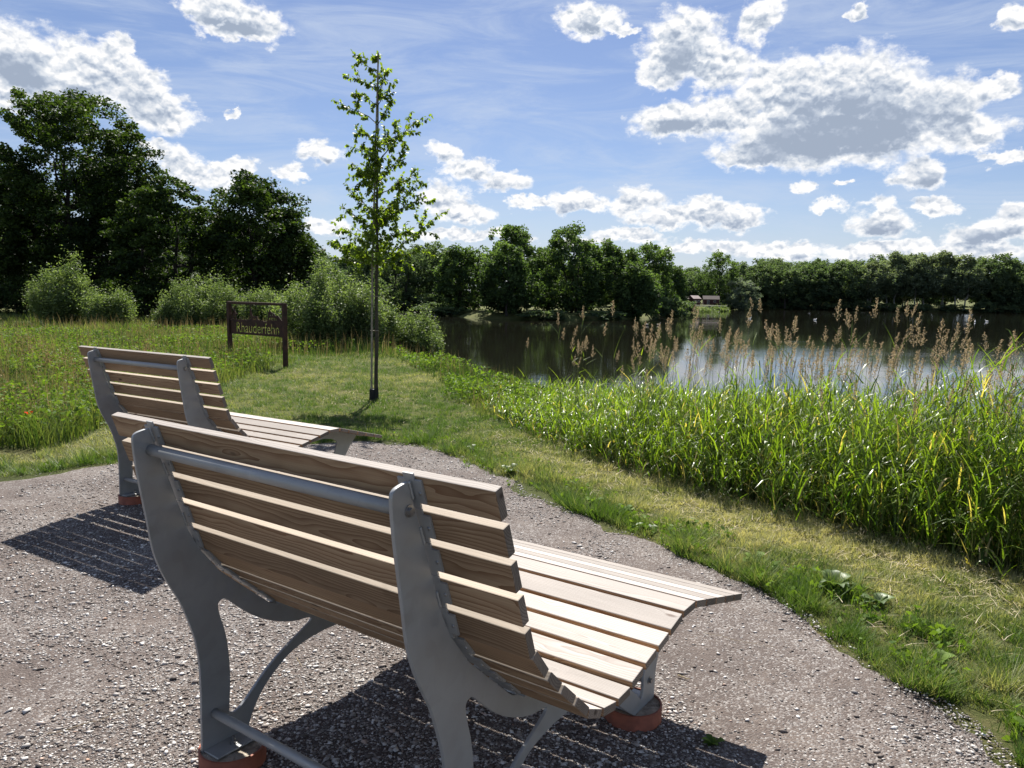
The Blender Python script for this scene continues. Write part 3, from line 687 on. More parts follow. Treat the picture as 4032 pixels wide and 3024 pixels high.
def tree_mesh(seed, H, R, bottom, nclump, per, lsize, wood, leaf, spread=.5, trunk_r=None, top_pow=1.0, pn=2.7, flat=.62, droop=0.0, lean=0.0, multi=1, limbs=16, gap=0.0):
    """crown from many leaf clumps carried on limbs; returns (crown mesh, trunk mesh) with origin at the base"""
    rng = np.random.RandomState(seed)
    cz = bottom+(H-bottom)*.5; hz = (H-bottom)*.5
    # clump centres: biased to the outside of an irregular egg with lobes
    nl = 10; lob_d = rng.normal(size=(nl, 3)); lob_d /= np.linalg.norm(lob_d, axis=1)[:, None]; lob_a = rng.uniform(-.22, .30, nl)
    C = []; T = []
    while len(C) < nclump:
        d = rng.normal(size=3); d /= (np.abs(d)**pn).sum()**(1/pn)
        rr = rng.uniform(.35, 1.0)**.55
        amp = 1+sum(a*max(0, float(d @ l))**5 for a, l in zip(lob_a, lob_d))
        zt = d[2]
        wid = (1-.25*max(0, zt)**2) if top_pow == 1 else (1-max(0, zt)*(.55))
        p = np.array([d[0]*R*rr*amp*wid, d[1]*R*rr*amp*wid, cz+zt*hz*rr*min(amp, 1.12)])
        if p[2] < .15: continue
        if gap and mnoise.noise(Vector(p*(2.2/R))+Vector((seed, 0, 0))) < -gap: continue
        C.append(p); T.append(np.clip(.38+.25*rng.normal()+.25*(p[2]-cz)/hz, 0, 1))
    C = np.array(C); T = np.array(T)
    acc = Acc()
    off = rng.normal(size=(nclump, per, 3)); off /= np.maximum(np.linalg.norm(off, axis=2)[..., None], 1e-6)
    cr = rng.uniform(.65, 1.35, nclump)*spread
    off *= (rng.uniform(0, 1, (nclump, per, 1))**.45)*cr[:, None, None]; off[..., 2] *= flat
    L = (C[:, None, :]+off); L[..., 2] -= droop*np.abs(off[..., 0])
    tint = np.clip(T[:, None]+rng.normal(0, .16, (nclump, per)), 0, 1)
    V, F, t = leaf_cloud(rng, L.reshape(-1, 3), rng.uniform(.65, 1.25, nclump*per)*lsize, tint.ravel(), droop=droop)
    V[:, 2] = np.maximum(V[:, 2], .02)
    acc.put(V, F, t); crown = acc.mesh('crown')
    # woody skeleton
    acc = Acc(); tr = trunk_r or H*.018
    bases = [np.array([0, 0, -.25])] if multi == 1 else [np.array([rng.normal()*R*.22, rng.normal()*R*.22, -.25]) for _ in range(multi)]
    tips = []
    for b in bases:
        tipx = np.array([b[0]*1.6+lean*H*.1+rng.normal()*.04*H, b[1]*1.6+rng.normal()*.04*H, H*.82])
        ts = np.linspace(0, 1, 9); pts = b+(tipx-b)*ts[:, None]; pts[1:-1, :2] += rng.normal(0, .010*H, (7, 2))
        rad_ = tr*(1-.88*ts)**.9; rad_[0] *= 1.35
        V, F = tube_arrays(pts, rad_, 8); acc.put(V, F); tips.append((pts, rad_))
    order = rng.permutation(nclump)[:limbs]
    for k in order:
        pts, rad_ = tips[rng.randint(len(tips))]
        c = C[k]; zz = bottom*.75+(c[2]-bottom)*.55; zz = np.clip(zz, bottom*.6, H*.75)
        i = int(np.clip(np.searchsorted(pts[:, 2], zz), 1, 7)); st = pts[i]; r0 = rad_[i]*.55
        ts = np.linspace(0, 1, 6); q = st+(c-st)*ts[:, None]; q[:, 2] += np.sin(ts*math.pi)*-.04*H+np.sin(ts*math.pi)*.06*H*rng.rand()
        q[1:-1] += rng.normal(0, .012*H, (4, 3))
        V, F = tube_arrays(q, r0*(1-.85*ts), 5); acc.put(V, F)
    trunk = acc.mesh('trunk', True)
    crown.materials.append(leaf); trunk.materials.append(wood)
    return crown, trunk
def plant_tree(name, meshes, x, y, label, cat='tree', group=None, rz=0, sc=(1, 1, 1), z=None):
    root = empty(name, (x, y, gh(x, y)-.03 if z is None else z), rz); root.scale = sc
    tag(root, label, cat, group)
    link('crown', meshes[0], None, root); link('trunk', meshes[1], None, root)
    return root

# oaks on the left
OG = 'dark oaks beyond the left meadow'
def oak(seed, x, y, H, R, bot, ncl, label, per=85, gap=.16, limbs=26, spread=None, multi=1, pn=2.9):
    m = tree_mesh(seed, H, R, bot, ncl, per, .24, M['bark_dark'], M['leaf_oak'], spread=spread or .62, gap=gap, limbs=limbs, trunk_r=H*.022, multi=multi, pn=pn)
    plant_tree('oak_tree', m, x, y, label, 'tree', OG, z=-.25)
oak(11, -28.4, 50, 13.1, 4.2, 2.4, 620, 'tallest dark oak on the left, its trunk and limbs showing through the crown', limbs=40, pn=3.8, gap=.22)
oak(12, -27.2, 54.5, 12.4, 2.7, 2.0, 300, 'dark oak leaning against the right side of the tallest one')
oak(13, -34.4, 51, 11.0, 3.8, 1.4, 380, 'dark oak cut by the left edge of the view')
oak(14, -20.9, 46, 8.0, 2.7, .6, 250, 'mid sized feathery oak standing lower, right of the tall pair', gap=.2, spread=.5, multi=3)
oak(15, -15.6, 47, 9.0, 2.75, .8, 230, 'dense dark rounded oak right behind the rusty sign', gap=.35)
oak(16, -14.1, 49, 7.4, 1.8, .8, 120, 'narrow dark oak tucked on the right flank of the rounded one', gap=.35)
oak(17, -24.0, 60, 8.0, 2.6, .8, 130, 'small dark oak seen in the dip between the taller crowns')
oak(18, -30.5, 58, 10.5, 3.8, 1.2, 180, 'dark oak in the second row behind the tallest one')
oak(19, -19.8, 56, 6.0, 2.4, .4, 130, 'dark oak in the second row behind the feathery one')
# shrubs under the oaks
def dark_shrub(seed, x, y, H, R, label):
    m = tree_mesh(seed, H, R, .1, 90, 70, .18, M['bark_dark'], M['leaf_oak'], spread=.42, multi=4, limbs=10, trunk_r=.05)
    plant_tree('dark_shrub', m, x, y, label, 'shrub', 'dark shrubs under the oaks', z=-.3)
for i, (x, y, H, R, lb) in enumerate([(-33.5, 47, 2.6, 2.2, 'dark shrub below the oak at the left edge'), (-30.0, 48, 2.3, 2.0, 'dark shrub left of the tallest oak trunk'), (-25.0, 47.5, 2.4, 2.2, 'dark shrub right of the tallest oak trunk'), (-21.5, 44.5, 2.0, 1.9, 'dark shrub beneath the feathery oak'), (-17.8, 45.2, 2.4, 2.0, 'dark shrub between the feathery oak and the rounded oak'), (-14.5, 46, 2.2, 1.9, 'dark shrub at the foot of the rounded oak'), (-38, 49, 3, 2.6, 'dark shrub outside the left edge beside the oaks'), (-27.5, 55, 3.2, 3.0, 'dark shrub deep behind the tallest oak trunk')]):
    dark_shrub(40+i, x, y, H, R, lb)

# trees round the lake
LG = 'alders along the left far shore and on the island'
def alder(seed, x, y, H, R, bot, label, ncl=150, per=45, ls=.34, leaf='leaf_alder', multi=2, gap=.3, z=None, spread=.62, bark='bark_dark', name='alder_tree', group=LG):
    m = tree_mesh(seed, H*.95, R*1.0, min(bot, .9)*.6-.45, int(ncl*1.35), int(per*1.2), ls, M[bark], M[leaf], spread=spread, gap=gap, limbs=14, trunk_r=H*.016, multi=multi, flat=.9, pn=2.2+.25*(seed % 4))
    plant_tree(name, m, x, y, label, 'tree', group, z=z)
alder(101, -21.9, 88, 8.2, 2.8, .6, 'dark alder on the far left shore just right of the oaks', leaf='leaf_far')
alder(102, -19.3, 97, 8.0, 3.0, .6, 'dark alder on the far left shore behind the big willow bush', leaf='leaf_far')
alder(103, -16.3, 109, 8.6, 3.2, .8, 'dark alder on the far left shore directly behind the sapling trunk', leaf='leaf_far')
alder(104, -12.3, 113, 9.6, 3.7, .9, 'broad dark alder on the far left shore, right of the sapling', leaf='leaf_far')
alder(105, -6.1, 92.5, 8.0, 3.1, .1, 'lighter rounded alder drooping to the water at the left end of the island', ncl=210)
alder(106, -9.8, 114, 8.2, 2.6, .6, 'dark alder in the gap left of the island', leaf='leaf_far')
alder(107, .4, 90, 10.2, 3.1, .6, 'tallest alder on the left half of the island', ncl=190)
alder(108, -.6, 82.5, 7.6, 2.9, -.1, 'yellowish green alder at the front of the island reaching down to the water', ncl=230, spread=.55)
alder(109, 6.7, 87, 9.6, 3.5, 1.6, 'broad alder in the middle of the island with bare stems below', ncl=210, multi=4)
alder(110, 11.3, 89, 9.0, 3.2, .2, 'dark alder on the right half of the island, foliage to the ground', ncl=210)
alder(111, 17.9, 103, 8.6, 3.0, .4, 'rounded alder right of the island group', ncl=170)
alder(112, 22.9, 111, 7.5, 2.2, .3, 'narrow alder left of the red cabins', ncl=120)
alder(113, 3.7, 97, 8.2, 2.7, .6, 'alder filling the gap between the two tallest island trees', ncl=130)
alder(114, 9.0, 98, 7.8, 2.7, .6, 'alder in the second row behind the right half of the island', ncl=130)
alder(115, 14.2, 87.5, 6.0, 2.2, -.1, 'low alder at the right tip of the island hanging over the water', ncl=150)
alder(116, 43.5, 188, 8.8, 4.6, .3, 'pale distant tree in the low gap behind the cabins', leaf='leaf_far')
alder(117, 39.6, 150, 10.2, 3.7, 1.2, 'rounded dark tree right behind the second cabin', leaf='leaf_alder', ncl=180)
m = tree_mesh(118, 6.4, 3.0, .1, 160, 50, .36, M['bark_dark'], M['leaf_greywillow'], spread=.6, multi=4, gap=.4)
plant_tree('grey_willow', m, 42.9, 144.5, 'silvery grey willow drooping to the far shore right of the cabins', 'tree')
# rows along the right far shore: four crown shapes of each kind reused
FARP = [tree_mesh(200+i, 10, 4.2, .2+.5*(i % 3), 260, 52, .42, M['bark_dark'], M['leaf_far'], spread=.66, multi=1+i % 3, gap=.3, limbs=12, flat=1.15, pn=2.3+.4*(i % 3)) for i in range(5)]
BIRP = [tree_mesh(220+i, 10, 3.6, 2.2, 230, 50, .38, M['bark_birch'], M['leaf_birch'], spread=.6, flat=1.3, multi=2, gap=.25, limbs=10, trunk_r=.13, top_pow=2) for i in range(3)]
random.seed(7)
ROW = [(50.4,160.1,9.9,4.3,0),(54.7,158.7,9.1,4.2,0),(59.9,159.9,8.7,4.3,0),(63.8,160.8,8.9,4.2,0),(68.0,159.7,9.4,4.2,0),(73.3,158.1,10.1,4.2,1),(79.2,160.6,10.7,4.3,1),(83.2,159.3,11.3,4.2,1),(87.5,158.5,11.1,4.2,1),(90.0,155.7,10.6,4.1,1),(95.3,155.9,11.3,4.2,0),(98.5,153.8,11.0,4.1,0),(102.3,152.6,10.6,4.1,0),(107.1,152.6,10.8,4.0,0),(112,151,11,4.2,0),(117,150,10.5,4.2,0),
       (76.5,166,11.4,4.3,0),(85.0,167,12.0,4.4,1),(66,170,10.4,4.3,0),(57,171,10,4.3,0)]
ORD = ['first', 'second', 'third', 'fourth', 'fifth', 'sixth', 'seventh', 'eighth', 'ninth', 'tenth', 'eleventh', 'twelfth', 'thirteenth', 'fourteenth', 'fifteenth', 'sixteenth']
for i, (x, y, H, R, b) in enumerate(ROW):
    ms = (BIRP if b else FARP)[i % (3 if b else 5)]
    plant_tree('birch_tree' if b else 'shore_tree', ms, x, y, (('pale birch with white stem' if b else 'dark leafy tree')+(', '+ORD[i]+' right of the grey willow in the front far row' if i < 16 else ', behind the '+{16: 'sixth', 17: 'eighth', 18: 'fourth', 19: 'second'}[i]+' tree of the front far row')), 'tree', 'birches on the right far shore' if b else 'dark trees on the right far shore',
               rz=random.uniform(0, 6.28), sc=(R/(3.6 if b else 4.2)*1.12, R/(3.6 if b else 4.2)*1.12, H/10*random.uniform(.90, 1.03)), z=-.75)
BACKT = [(41.7,189.0,8.0,5.6),(48.3,187.3,7.6,5.6),(52.5,178.7,9.0,5.3),(61.1,184.8,10.4,5.5),(69.1,188.0,9.9,5.6),(75,180,10,5.3),(81.8,185.4,10.5,5.5),(88,180,10.8,5.3),(95,181,10.8,5.3),(103.8,186,10.6,5.6),(110,180.2,11.0,5.3),(118,184.0,10.6,5.5),(126,187.9,10.6,5.6),(-30,112,8,4.4),(-24,122,8.5,4.6),(-17,127,9,4.6),(-9,126,8.4,4.6),(-2,124,8.0,4.6),(5,126,8.0,4.6),(12,124,7.6,4.6),(19,132,7.6,4.6),(26,142,7.6,4.2),(30,160,8,4.6),(36,172,7.5,5)]
for i, (x, y, H, R) in enumerate(BACKT):
    plant_tree('wood_tree', FARP[(i*2+1) % 5], x, y, 'dark tree in the closed wood behind the shore trees', 'tree', 'wood behind the far shore', rz=random.uniform(0, 6.28), sc=(R/4.2, R/4.2, H/10), z=-.8)
# more wood behind the oaks on the left, and beyond both edges of the view
for i, (x, y, H, R) in enumerate([(-62, 74, 11, 5.5), (-54, 78, 10, 5.5), (-46, 76, 9.5, 5), (-39, 80, 10, 5), (-33, 76, 9, 4.6), (-27, 72, 8, 4.4), (-70, 66, 11, 5.5), (-22.5, 76, 7.5, 4), (132, 160, 11, 5.5), (138, 142, 11, 5.5), (146, 150, 11, 5.5)]):
    plant_tree('wood_tree', FARP[(i*3+1) % 5], x, y, 'dark tree in the wood closing the view behind the oaks' if x < 0 else 'dark tree in the closed wood behind the shore trees', 'tree', 'wood behind the oaks' if x < 0 else 'wood behind the far shore', rz=random.uniform(0, 6.28), sc=(R/4.2, R/4.2, H/10), z=-.8)
SHRP = [tree_mesh(240+i, 2.2, 2.4, -.2, 70, 45, .34, M['bark_dark'], M['leaf_far'], spread=.5, multi=3, limbs=6, trunk_r=.05) for i in range(3)]
SHX = [(52.5,158.2),(57,158.6),(61,158.8),(65.5,157.4),(70,156.8),(75,155.8),(81,155.0),(87,153.6),(93,152.5),(97.5,151.5),(103,150.8),(109,150.0),(115,149),(-21.5,107.6),(-18,108.2),(-14.5,108.8),(-11.2,106.4),(47.2,156.6),(43.5,150.5),(40.5,146.5),(26.0,119.0),(23.2,112.5),(19.0,97.5),(-9.2,95.5),(-24.6,104),(-7.4,88.6),(3.4,80.6),(9.3,82.9)]
for i, (x, y) in enumerate(SHX):
    isl = -10 < x < 14 and y < 97
    plant_tree('shore_shrub', SHRP[i % 3], x, y, 'low dark shrub at the waterline of the island' if isl else ('low dark shrub on the left far bank' if x < 0 else 'low dark shrub on the right far bank'), 'shrub', 'shrubs on the island' if isl else ('shrubs on the left far bank' if x < 0 else 'shrubs on the right far bank'), rz=i*2.1, sc=(1, 1, random.uniform(.6, 1.05)*(.6 if isl else 1)), z=-1.15)

# ------------------------------------------------------------------ willow bushes
def bush(seed, x, y, H, R, ncl, label, leaf='leaf_bush', ls=.085, per=60, spread=.26, name='willow_bush', group='willow bushes on the bank', sx=1.0):
    rng = np.random.RandomState(seed); acc = Acc(); wood = Acc()
    C = []; T = []
    for i in range(ncl):
        a = rng.uniform(0, 2*math.pi); rr = math.sqrt(rng.rand())*1.0
        lean = rr*R; hgt = H*(1-.50*rr**2)*rng.uniform(.62, 1.02)*(1.22 if rng.rand() < .16 else 1)
        tip = np.array([math.cos(a)*lean*sx, math.sin(a)*lean, hgt]); base = np.array([math.cos(a)*lean*.25, math.sin(a)*lean*.25, -.05])
        ts = np.linspace(0, 1, 5); q = base+(tip-base)*ts[:, None]; q[:, :2] += (tip[:2]-base[:2])*(np.sin(ts*math.pi)*.22)[:, None]
        V, F = tube_arrays(q, .014*(1-.8*ts), 4); wood.put(V, F)
        for k in range(5):
            t = rng.uniform(.12, 1.0) if k else 1.0; p = base+(tip-base)*t; p[:2] += (tip[:2]-base[:2])*math.sin(t*math.pi)*.22
            C.append(p); T.append(np.clip(rng.normal(.5, .2)+.2*(p[2]/H-.5), 0, 1))
    C = np.array(C); T = np.array(T); nc = len(C)
    off = rng.normal(size=(nc, per, 3))*(spread*rng.uniform(.4, 1.15, nc))[:, None, None]*np.array([.5, .5, .9]); L = C[:, None]+off; L[..., 2] = np.maximum(L[..., 2], .03)
    tint = np.clip(T[:, None]+rng.normal(0, .2, (nc, per)), 0, 1)
    V, F, t = leaf_cloud(rng, L.reshape(-1, 3), rng.uniform(.7, 1.3, nc*per)*ls, tint.ravel(), aspect=.42); acc.put(V, F, t)
    root = empty(name, (x, y, gh(x, y)-.02)); tag(root, label, 'bush', group)
    link('crown', acc.mesh('crown'), M[leaf], root); link('stem', wood.mesh('stem', True), M['bark'], root)
bush(301, -6.15, 25.4, 2.3, 1.65, 165, 'largest rounded grey green willow bush just right of the rusty sign')
bush(302, -4.9, 24.6, 1.9, 1.2, 105, 'yellow green willow bush directly left of the sapling stem')
bush(303, -3.35, 25.6, 1.75, 1.05, 100, 'silvery willow bush right of the sapling stem at the water', ls=.075)
bush(304, -21.3, 36.5, 2.8, 1.45, 90, 'tall loose willow bush on the far left below the tallest oak', ls=.12, spread=.34)
bush(305, -18.9, 36.0, 1.6, 1.2, 60, 'low willow bush right of the tall loose one on the left', ls=.11, spread=.3)
bush(306, -14.6, 36.5, 2.2, 1.9, 110, 'willow bush left of and behind the rusty sign', ls=.10, spread=.3)
bush(307, -11.9, 36.8, 1.7, 1.6, 90, 'low willow bush seen through the opening of the rusty sign', ls=.09)
bush(308, -15.4, 36.0, 1.1, 1.3, 60, 'small low willow bush in the tall meadow left of the sign', ls=.10)
bush(309, 8.5, 101, 1.4, 2.2, 40, 'bright green bush lit by the sun under the island trees', leaf='leaf_bush', ls=.22, spread=.4, group='bushes on the far bank')
bush(310, 20.5, 101.5, 1.5, 1.8, 40, 'pale bush at the water right of the island trees', leaf='leaf_bush', ls=.22, spread=.4, group='bushes on the far bank')
bush(311, 31.0, 127.2, 1.0, 2.8, 40, 'bright low bush on the bank in front of the first cabin', leaf='leaf_bush', ls=.24, spread=.4, group='bushes on the far bank')
bush(312, 35.2, 132.5, 1.2, 2.6, 40, 'bright low bush on the bank in front of the second cabin', leaf='leaf_bush', ls=.24, spread=.4, group='bushes on the far bank')

# ------------------------------------------------------------------ young oak with its stake
def sapling():
    rng = np.random.RandomState(5); Y = 12.9
    root = empty('young_oak', (-2.30, Y, gh(-2.30, Y)-.02)); tag(root, 'slender young oak sapling with sparse yellow green leaves on the lawn', 'tree')
    o0 = np.array(root.location)
    wood = Acc(); leaf = Acc()
    tz = np.array([-.16, .35, .9, 1.4, 1.93, 2.5, 3.1, 3.8, 4.5, 5.1, 5.42]); tx = np.interp(tz, [-.16, 1.93, 3.8, 5.5], [-2.30, -2.275, -2.245, -2.215])+.0
    tr = np.array([.036, .031, .029, .028, .026, .023, .019, .015, .010, .006, .003])
    pts = np.stack([tx+rng.normal(0, .004, 11), np.full(11, Y), tz], 1)-o0
    V, F = tube_arrays(pts, tr, 12); wood.put(V, F)
    BR = [(-2.28, 2.23, -3.1, 2.52), (-2.28, 2.12, -2.95, 2.22), (-2.28, 2.34, -2.83, 2.75), (-2.27, 2.68, -2.86, 3.09), (-2.27, 2.91, -2.71, 3.35), (-2.26, 3.21, -2.59, 3.65), (-2.26, 3.5, -2.67, 3.79), (-2.25, 3.87, -2.69, 4.03), (-2.25, 4.17, -2.59, 4.23), (-2.24, 4.39, -2.79, 4.68), (-2.24, 4.68, -2.59, 4.85), (-2.23, 4.89, -2.61, 5.09), (-2.23, 5.18, -2.54, 5.39), (-2.23, 5.36, -2.35, 5.52), (-2.28, 2.12, -1.34, 2.92), (-2.28, 2.19, -1.57, 2.35), (-2.27, 2.53, -1.68, 2.69), (-2.27, 2.76, -1.47, 3.22), (-2.27, 2.91, -1.65, 3.48), (-2.26, 3.28, -1.57, 3.7), (-2.26, 3.43, -1.76, 3.95), (-2.25, 3.8, -1.59, 4.5), (-2.25, 4.02, -1.64, 4.25), (-2.24, 4.39, -1.98, 4.79), (-2.24, 4.68, -2.02, 5.04), (-2.23, 4.96, -2.09, 5.32)]
    full = [(a, b, c, d, rng.uniform(-.25, .25)) for a, b, c, d in BR]
    for i in range(20):        # branches towards and away from the viewer keep the crown round
        z = rng.uniform(2.05, 4.5); ln = .75*(1-(z-2)/4.2)*rng.uniform(.6, 1.1); a = rng.choice([-1, 1])
        full.append((-2.26, z, -2.26+rng.uniform(-.45, .45)*ln, z+ln*rng.uniform(.1, .5), a*ln))
    # lobed leaf outline, midrib along x
    half = [(0, .0), (.12, .05), (.22, .20), (.30, .13), (.44, .32), (.54, .20), (.68, .34), (.78, .18), (.88, .16), (1.0, 0)]
    prof = np.array([(x, y) for x, y in half]); nP = len(prof)
    def leaf_at(p, d, sz, tint):
        d = d/np.linalg.norm(d); up = np.array([0, 0, 1.])+rng.normal(0, .5, 3); s = np.cross(d, up); s /= np.linalg.norm(s); nn = np.cross(s, d)
        curl = rng.uniform(.05, .35); fold = rng.uniform(.05, .45)
        mid = p+d*(prof[:, 0]*sz)[:, None]-nn*(curl*prof[:, 0]**2*sz)[:, None]
        lf = mid+s*(prof[:, 1]*sz)[:, None]+nn*(fold*prof[:, 1]*sz)[:, None]; rt = mid-s*(prof[:, 1]*sz)[:, None]+nn*(fold*prof[:, 1]*sz)[:, None]
        V = np.concatenate([mid, lf, rt]); Q = [(i, i+1, nP+i+1, nP+i) for i in range(nP-1)]+[(i+1, i, 2*nP+i, 2*nP+i+1) for i in range(nP-1)]
        leaf.put(V, np.array(Q), tint)
    def twig(p0, p1, r0, nleaf, ls):
        ts = np.linspace(0, 1, 5); q = p0+(p1-p0)*ts[:, None]; q[:, 2] += np.sin(ts*math.pi)*.08*np.linalg.norm(p1-p0)*rng.uniform(-.6, 1.0)
        q[1:-1] += rng.normal(0, .010, (3, 3))
        V, F = tube_arrays(q, r0*(1-.8*ts), 5); wood.put(V, F)
        dirn = p1-p0
        for k in range(nleaf):
            t = rng.uniform(.25, 1.02); p = np.array([np.interp(t, ts, q[:, j]) for j in range(3)])
            d = dirn/np.linalg.norm(dirn)*.5+rng.normal(0, .8, 3)+np.array([0, 0, -.75])
            leaf_at(p, d, ls*.84*rng.uniform(.6, 1.2), np.clip(rng.normal(.5, .25), 0, 1))
        return q
    for x0, z0, x1, z1, dy in full:
        p0 = np.array([x0, Y, z0])-o0; p1 = np.array([x1, Y+dy, z1])-o0; L = np.linalg.norm(p1-p0)
        q = twig(p0, p1, .004+.007*L, int(15+46*L), .080+.026*min(L, 1)*(1 if z0 < 3.2 else .5))
        for j in range(int(2+L*8)):
            t = rng.uniform(.3, .95); b = q[min(int(t*4), 3)]; dd = (p1-p0)/L*.6+rng.normal(0, .75, 3); dd[2] += .2
            twig(b, b+dd/np.linalg.norm(dd)*L*rng.uniform(.22, .52), .003, int(8+20*L), .082)
    for k in range(70):
        z = rng.uniform(2.0, 5.2); d = rng.normal(size=3); p = np.array([np.interp(z, tz, tx), Y, z])-o0; leaf_at(p+d/np.linalg.norm(d)*.03, d+np.array([0, 0, -.5]), rng.uniform(.06, .10), rng.uniform(.2, .9))
    link('crown', leaf.mesh('crown', False), M['leaf_sapling'], root)
    link('trunk', wood.mesh('trunk', True), M['bark'], root)
    # stake
    acc = Acc(); pts = np.stack([np.interp(np.linspace(0, 1, 8), [0, .4, 1], [-2.372, -2.340, -2.215]), np.full(8, Y-.030), np.linspace(-.2, 5.5, 8)], 1)
    V, F = tube_arrays(pts, np.linspace(.018, .013, 8), 10); acc.put(V, F)
    so_ = link('tree_stake', acc.mesh('tree_stake', True), M['stake']); tag(so_, 'tall thin weathered wooden stake tied against the young oak stem', 'stake')
    # mesh guard at the foot
    g = empty('trunk_guard', (-2.33, Y-.015, gh(-2.31, Y))); tag(g, 'black plastic mesh guard wrapped round the foot of the young oak', 'guard')
    bm = bmesh.new(); n = 22
    for k in range(n):
        a = 2*math.pi*k/n; c, s_ = math.cos(a), math.sin(a); j = rng.uniform(-.015, .02)
        bm_cyl(bm, (c*.078, s_*.085, -.03), (c*.068+j*.2, s_*.075, .20+j), .0042, seg=5)
    for z in np.linspace(.0, .19, 9):
        prev = None
        for k in range(n+1):
            a = 2*math.pi*k/n; rr = .078-.01*z/.2; p = Vector((math.cos(a)*rr, math.sin(a)*(rr+.007), z))
            if prev is not None: bm_cyl(bm, prev, p, .0038, seg=4, caps=False)
            prev = p
    link('mesh_sleeve', bmmesh('mesh_sleeve', bm), M['black_plastic'], g)
    bm = bmesh.new(); bm_cyl(bm, (0, 0, -.03), (0, 0, .185), .070, .060, seg=22); link('liner', bmmesh('liner', bm), M['black_plastic'], g)
    # ties
    for z in (1.05, 1.62):
        bm = bmesh.new()
        x = float(np.interp(z, tz, tx))
        prev = None
        for k in range(19):
            a = 2*math.pi*k/18; p = Vector((x-.030+math.cos(a)*.064, Y-.015+math.sin(a)*.042, z))
            if prev is not None: bm_cyl(bm, prev, p, .005, seg=5)
            prev = p
        t_ = link('tree_tie', bmmesh('tree_tie', bm), M['stake']); tag(t_, ('lower' if z < 1.3 else 'upper')+' strap binding the young oak stem to its stake', 'strap', 'straps on the young oak')
sapling()

# ------------------------------------------------------------------ blades: grass, meadow, reeds
def blades(rng, x, y, z, h, w_, lean, tint, segs=1, yaw=None, curve=1.0):
    """arching blades; returns V, tris, tint"""
    N = len(x); a = rng.uniform(0, 2*math.pi, N) if yaw is None else yaw
    ld = np.stack([np.cos(a), np.sin(a), np.zeros(N)], 1); wd = np.stack([-np.sin(a), np.cos(a), np.zeros(N)], 1)
    tw = rng.normal(0, .5, N); wd = wd*np.cos(tw)[:, None]+ld*np.sin(tw)[:, None]
    base = np.stack([x, y, z], 1); rows = []
    for k in range(segs):
        t = k/segs; c = base+ld*(lean*t**(1+curve))[:, None]+np.array([0, 0, 1.])*(h*(t-.25*(lean/np.maximum(h, 1e-4))*t**2*0))[:, None]
        ww = w_*(1-t*.55)*.5 if segs > 1 else w_*.5
        rows.append(np.stack([c-wd*ww[:, None], c+wd*ww[:, None]], 1))
    tip = base+ld*lean[:, None]+np.array([0, 0, 1.])*h[:, None]
    nv = 2*segs+1
    V = np.concatenate([np.concatenate(rows, 1), tip[:, None]], 1).reshape(-1, 3)
    T = []
    b = np.arange(N)*nv
    for k in range(segs-1): T += [np.stack([b+2*k, b+2*k+1, b+2*k+3], 1), np.stack([b+2*k, b+2*k+3, b+2*k+2], 1)]
    T.append(np.stack([b+2*segs-2, b+2*segs-1, b+2*segs], 1))
    return V, np.concatenate(T), np.repeat(tint, nv)
def stuff(name, acc, mat, label, cat):
    o = link(name, acc.mesh(name), mat); tag(o, label, cat, kind='stuff'); return o
def scatter(rng, n, x0, x1, y0, y1): return rng.uniform(x0, x1, n), rng.uniform(y0, y1, n)
def in_view(x, y, m=.72): return np.abs(x) < np.maximum(y, 0)*m+.8

rng = np.random.RandomState(1)
def polar(rng, n, r0, r1, a=.64):
    """points with density falling off with distance"""
    r = r0*(r1/r0)**rng.rand(n); t = rng.uniform(-1, 1, n)*(a+.40*np.exp(-(r-3)/5)); return r*np.sin(t), r*np.cos(t), r

# mown lawn
acc = Acc()
x, y, r = polar(rng, 1450000, 2.6, 40)
ps = path_sd(x, y)+(vnoise(x, y, 3, 9)-.5)*.25; rs = reed_side(x, y)
tall_left = (x < -5.0-.07*(y-8)+(vnoise(x, y, 1.0, 12)-.5)*.7) & (y > 8.0+(vnoise(x, y, 1.2, 13)-.5)*.8) & (y < 19.0)
keep = (ps > -.02) & (rs < .4) & (lake_sd(x, y) > .5) & ~tall_left
x, y, r, ps, rs = [v[keep] for v in (x, y, r, ps, rs)]
dry = vnoise(x, y, .55, 21)*.35+vnoise(x, y, 2.2, 22)*.35+vnoise(x, y, 7, 23)*.3
hay = smooth((rs+1.05)/.75)*smooth((11-y)/3)               # rakings left along the reeds
green_edge = smooth((.45-ps)/.4)
t = np.clip((dry-.36)*1.5+.30*hay-.22*green_edge+rng.normal(0, .17, len(x)), 0, 1)
h = (.015+.024*rng.rand(len(x))+.020*green_edge*rng.rand(len(x)))*(1+.02*r)
tuft = vnoise(x, y, 6, 25)*.5+vnoise(x, y, 15, 26)*.5
h *= np.where((ps < .6) & (vnoise(x, y, 4, 24) > .58), 2.0, 1)*(.45+1.5*smooth((tuft-.3)/.45))
t = np.clip(t+(.5-tuft)*.75, 0, 1)
V, F, tt = blades(rng, x, y, ground_h(x, y)-.004, h, .0032*(1+.12*r)*rng.uniform(.7, 1.4, len(x)), h*rng.uniform(.2, 1.5, len(x)), t, 1)
acc.put(V, F, tt); stuff('mown_grass', acc, M['grass'], 'short mown grass, part dry, around the benches and the young oak', 'grass')

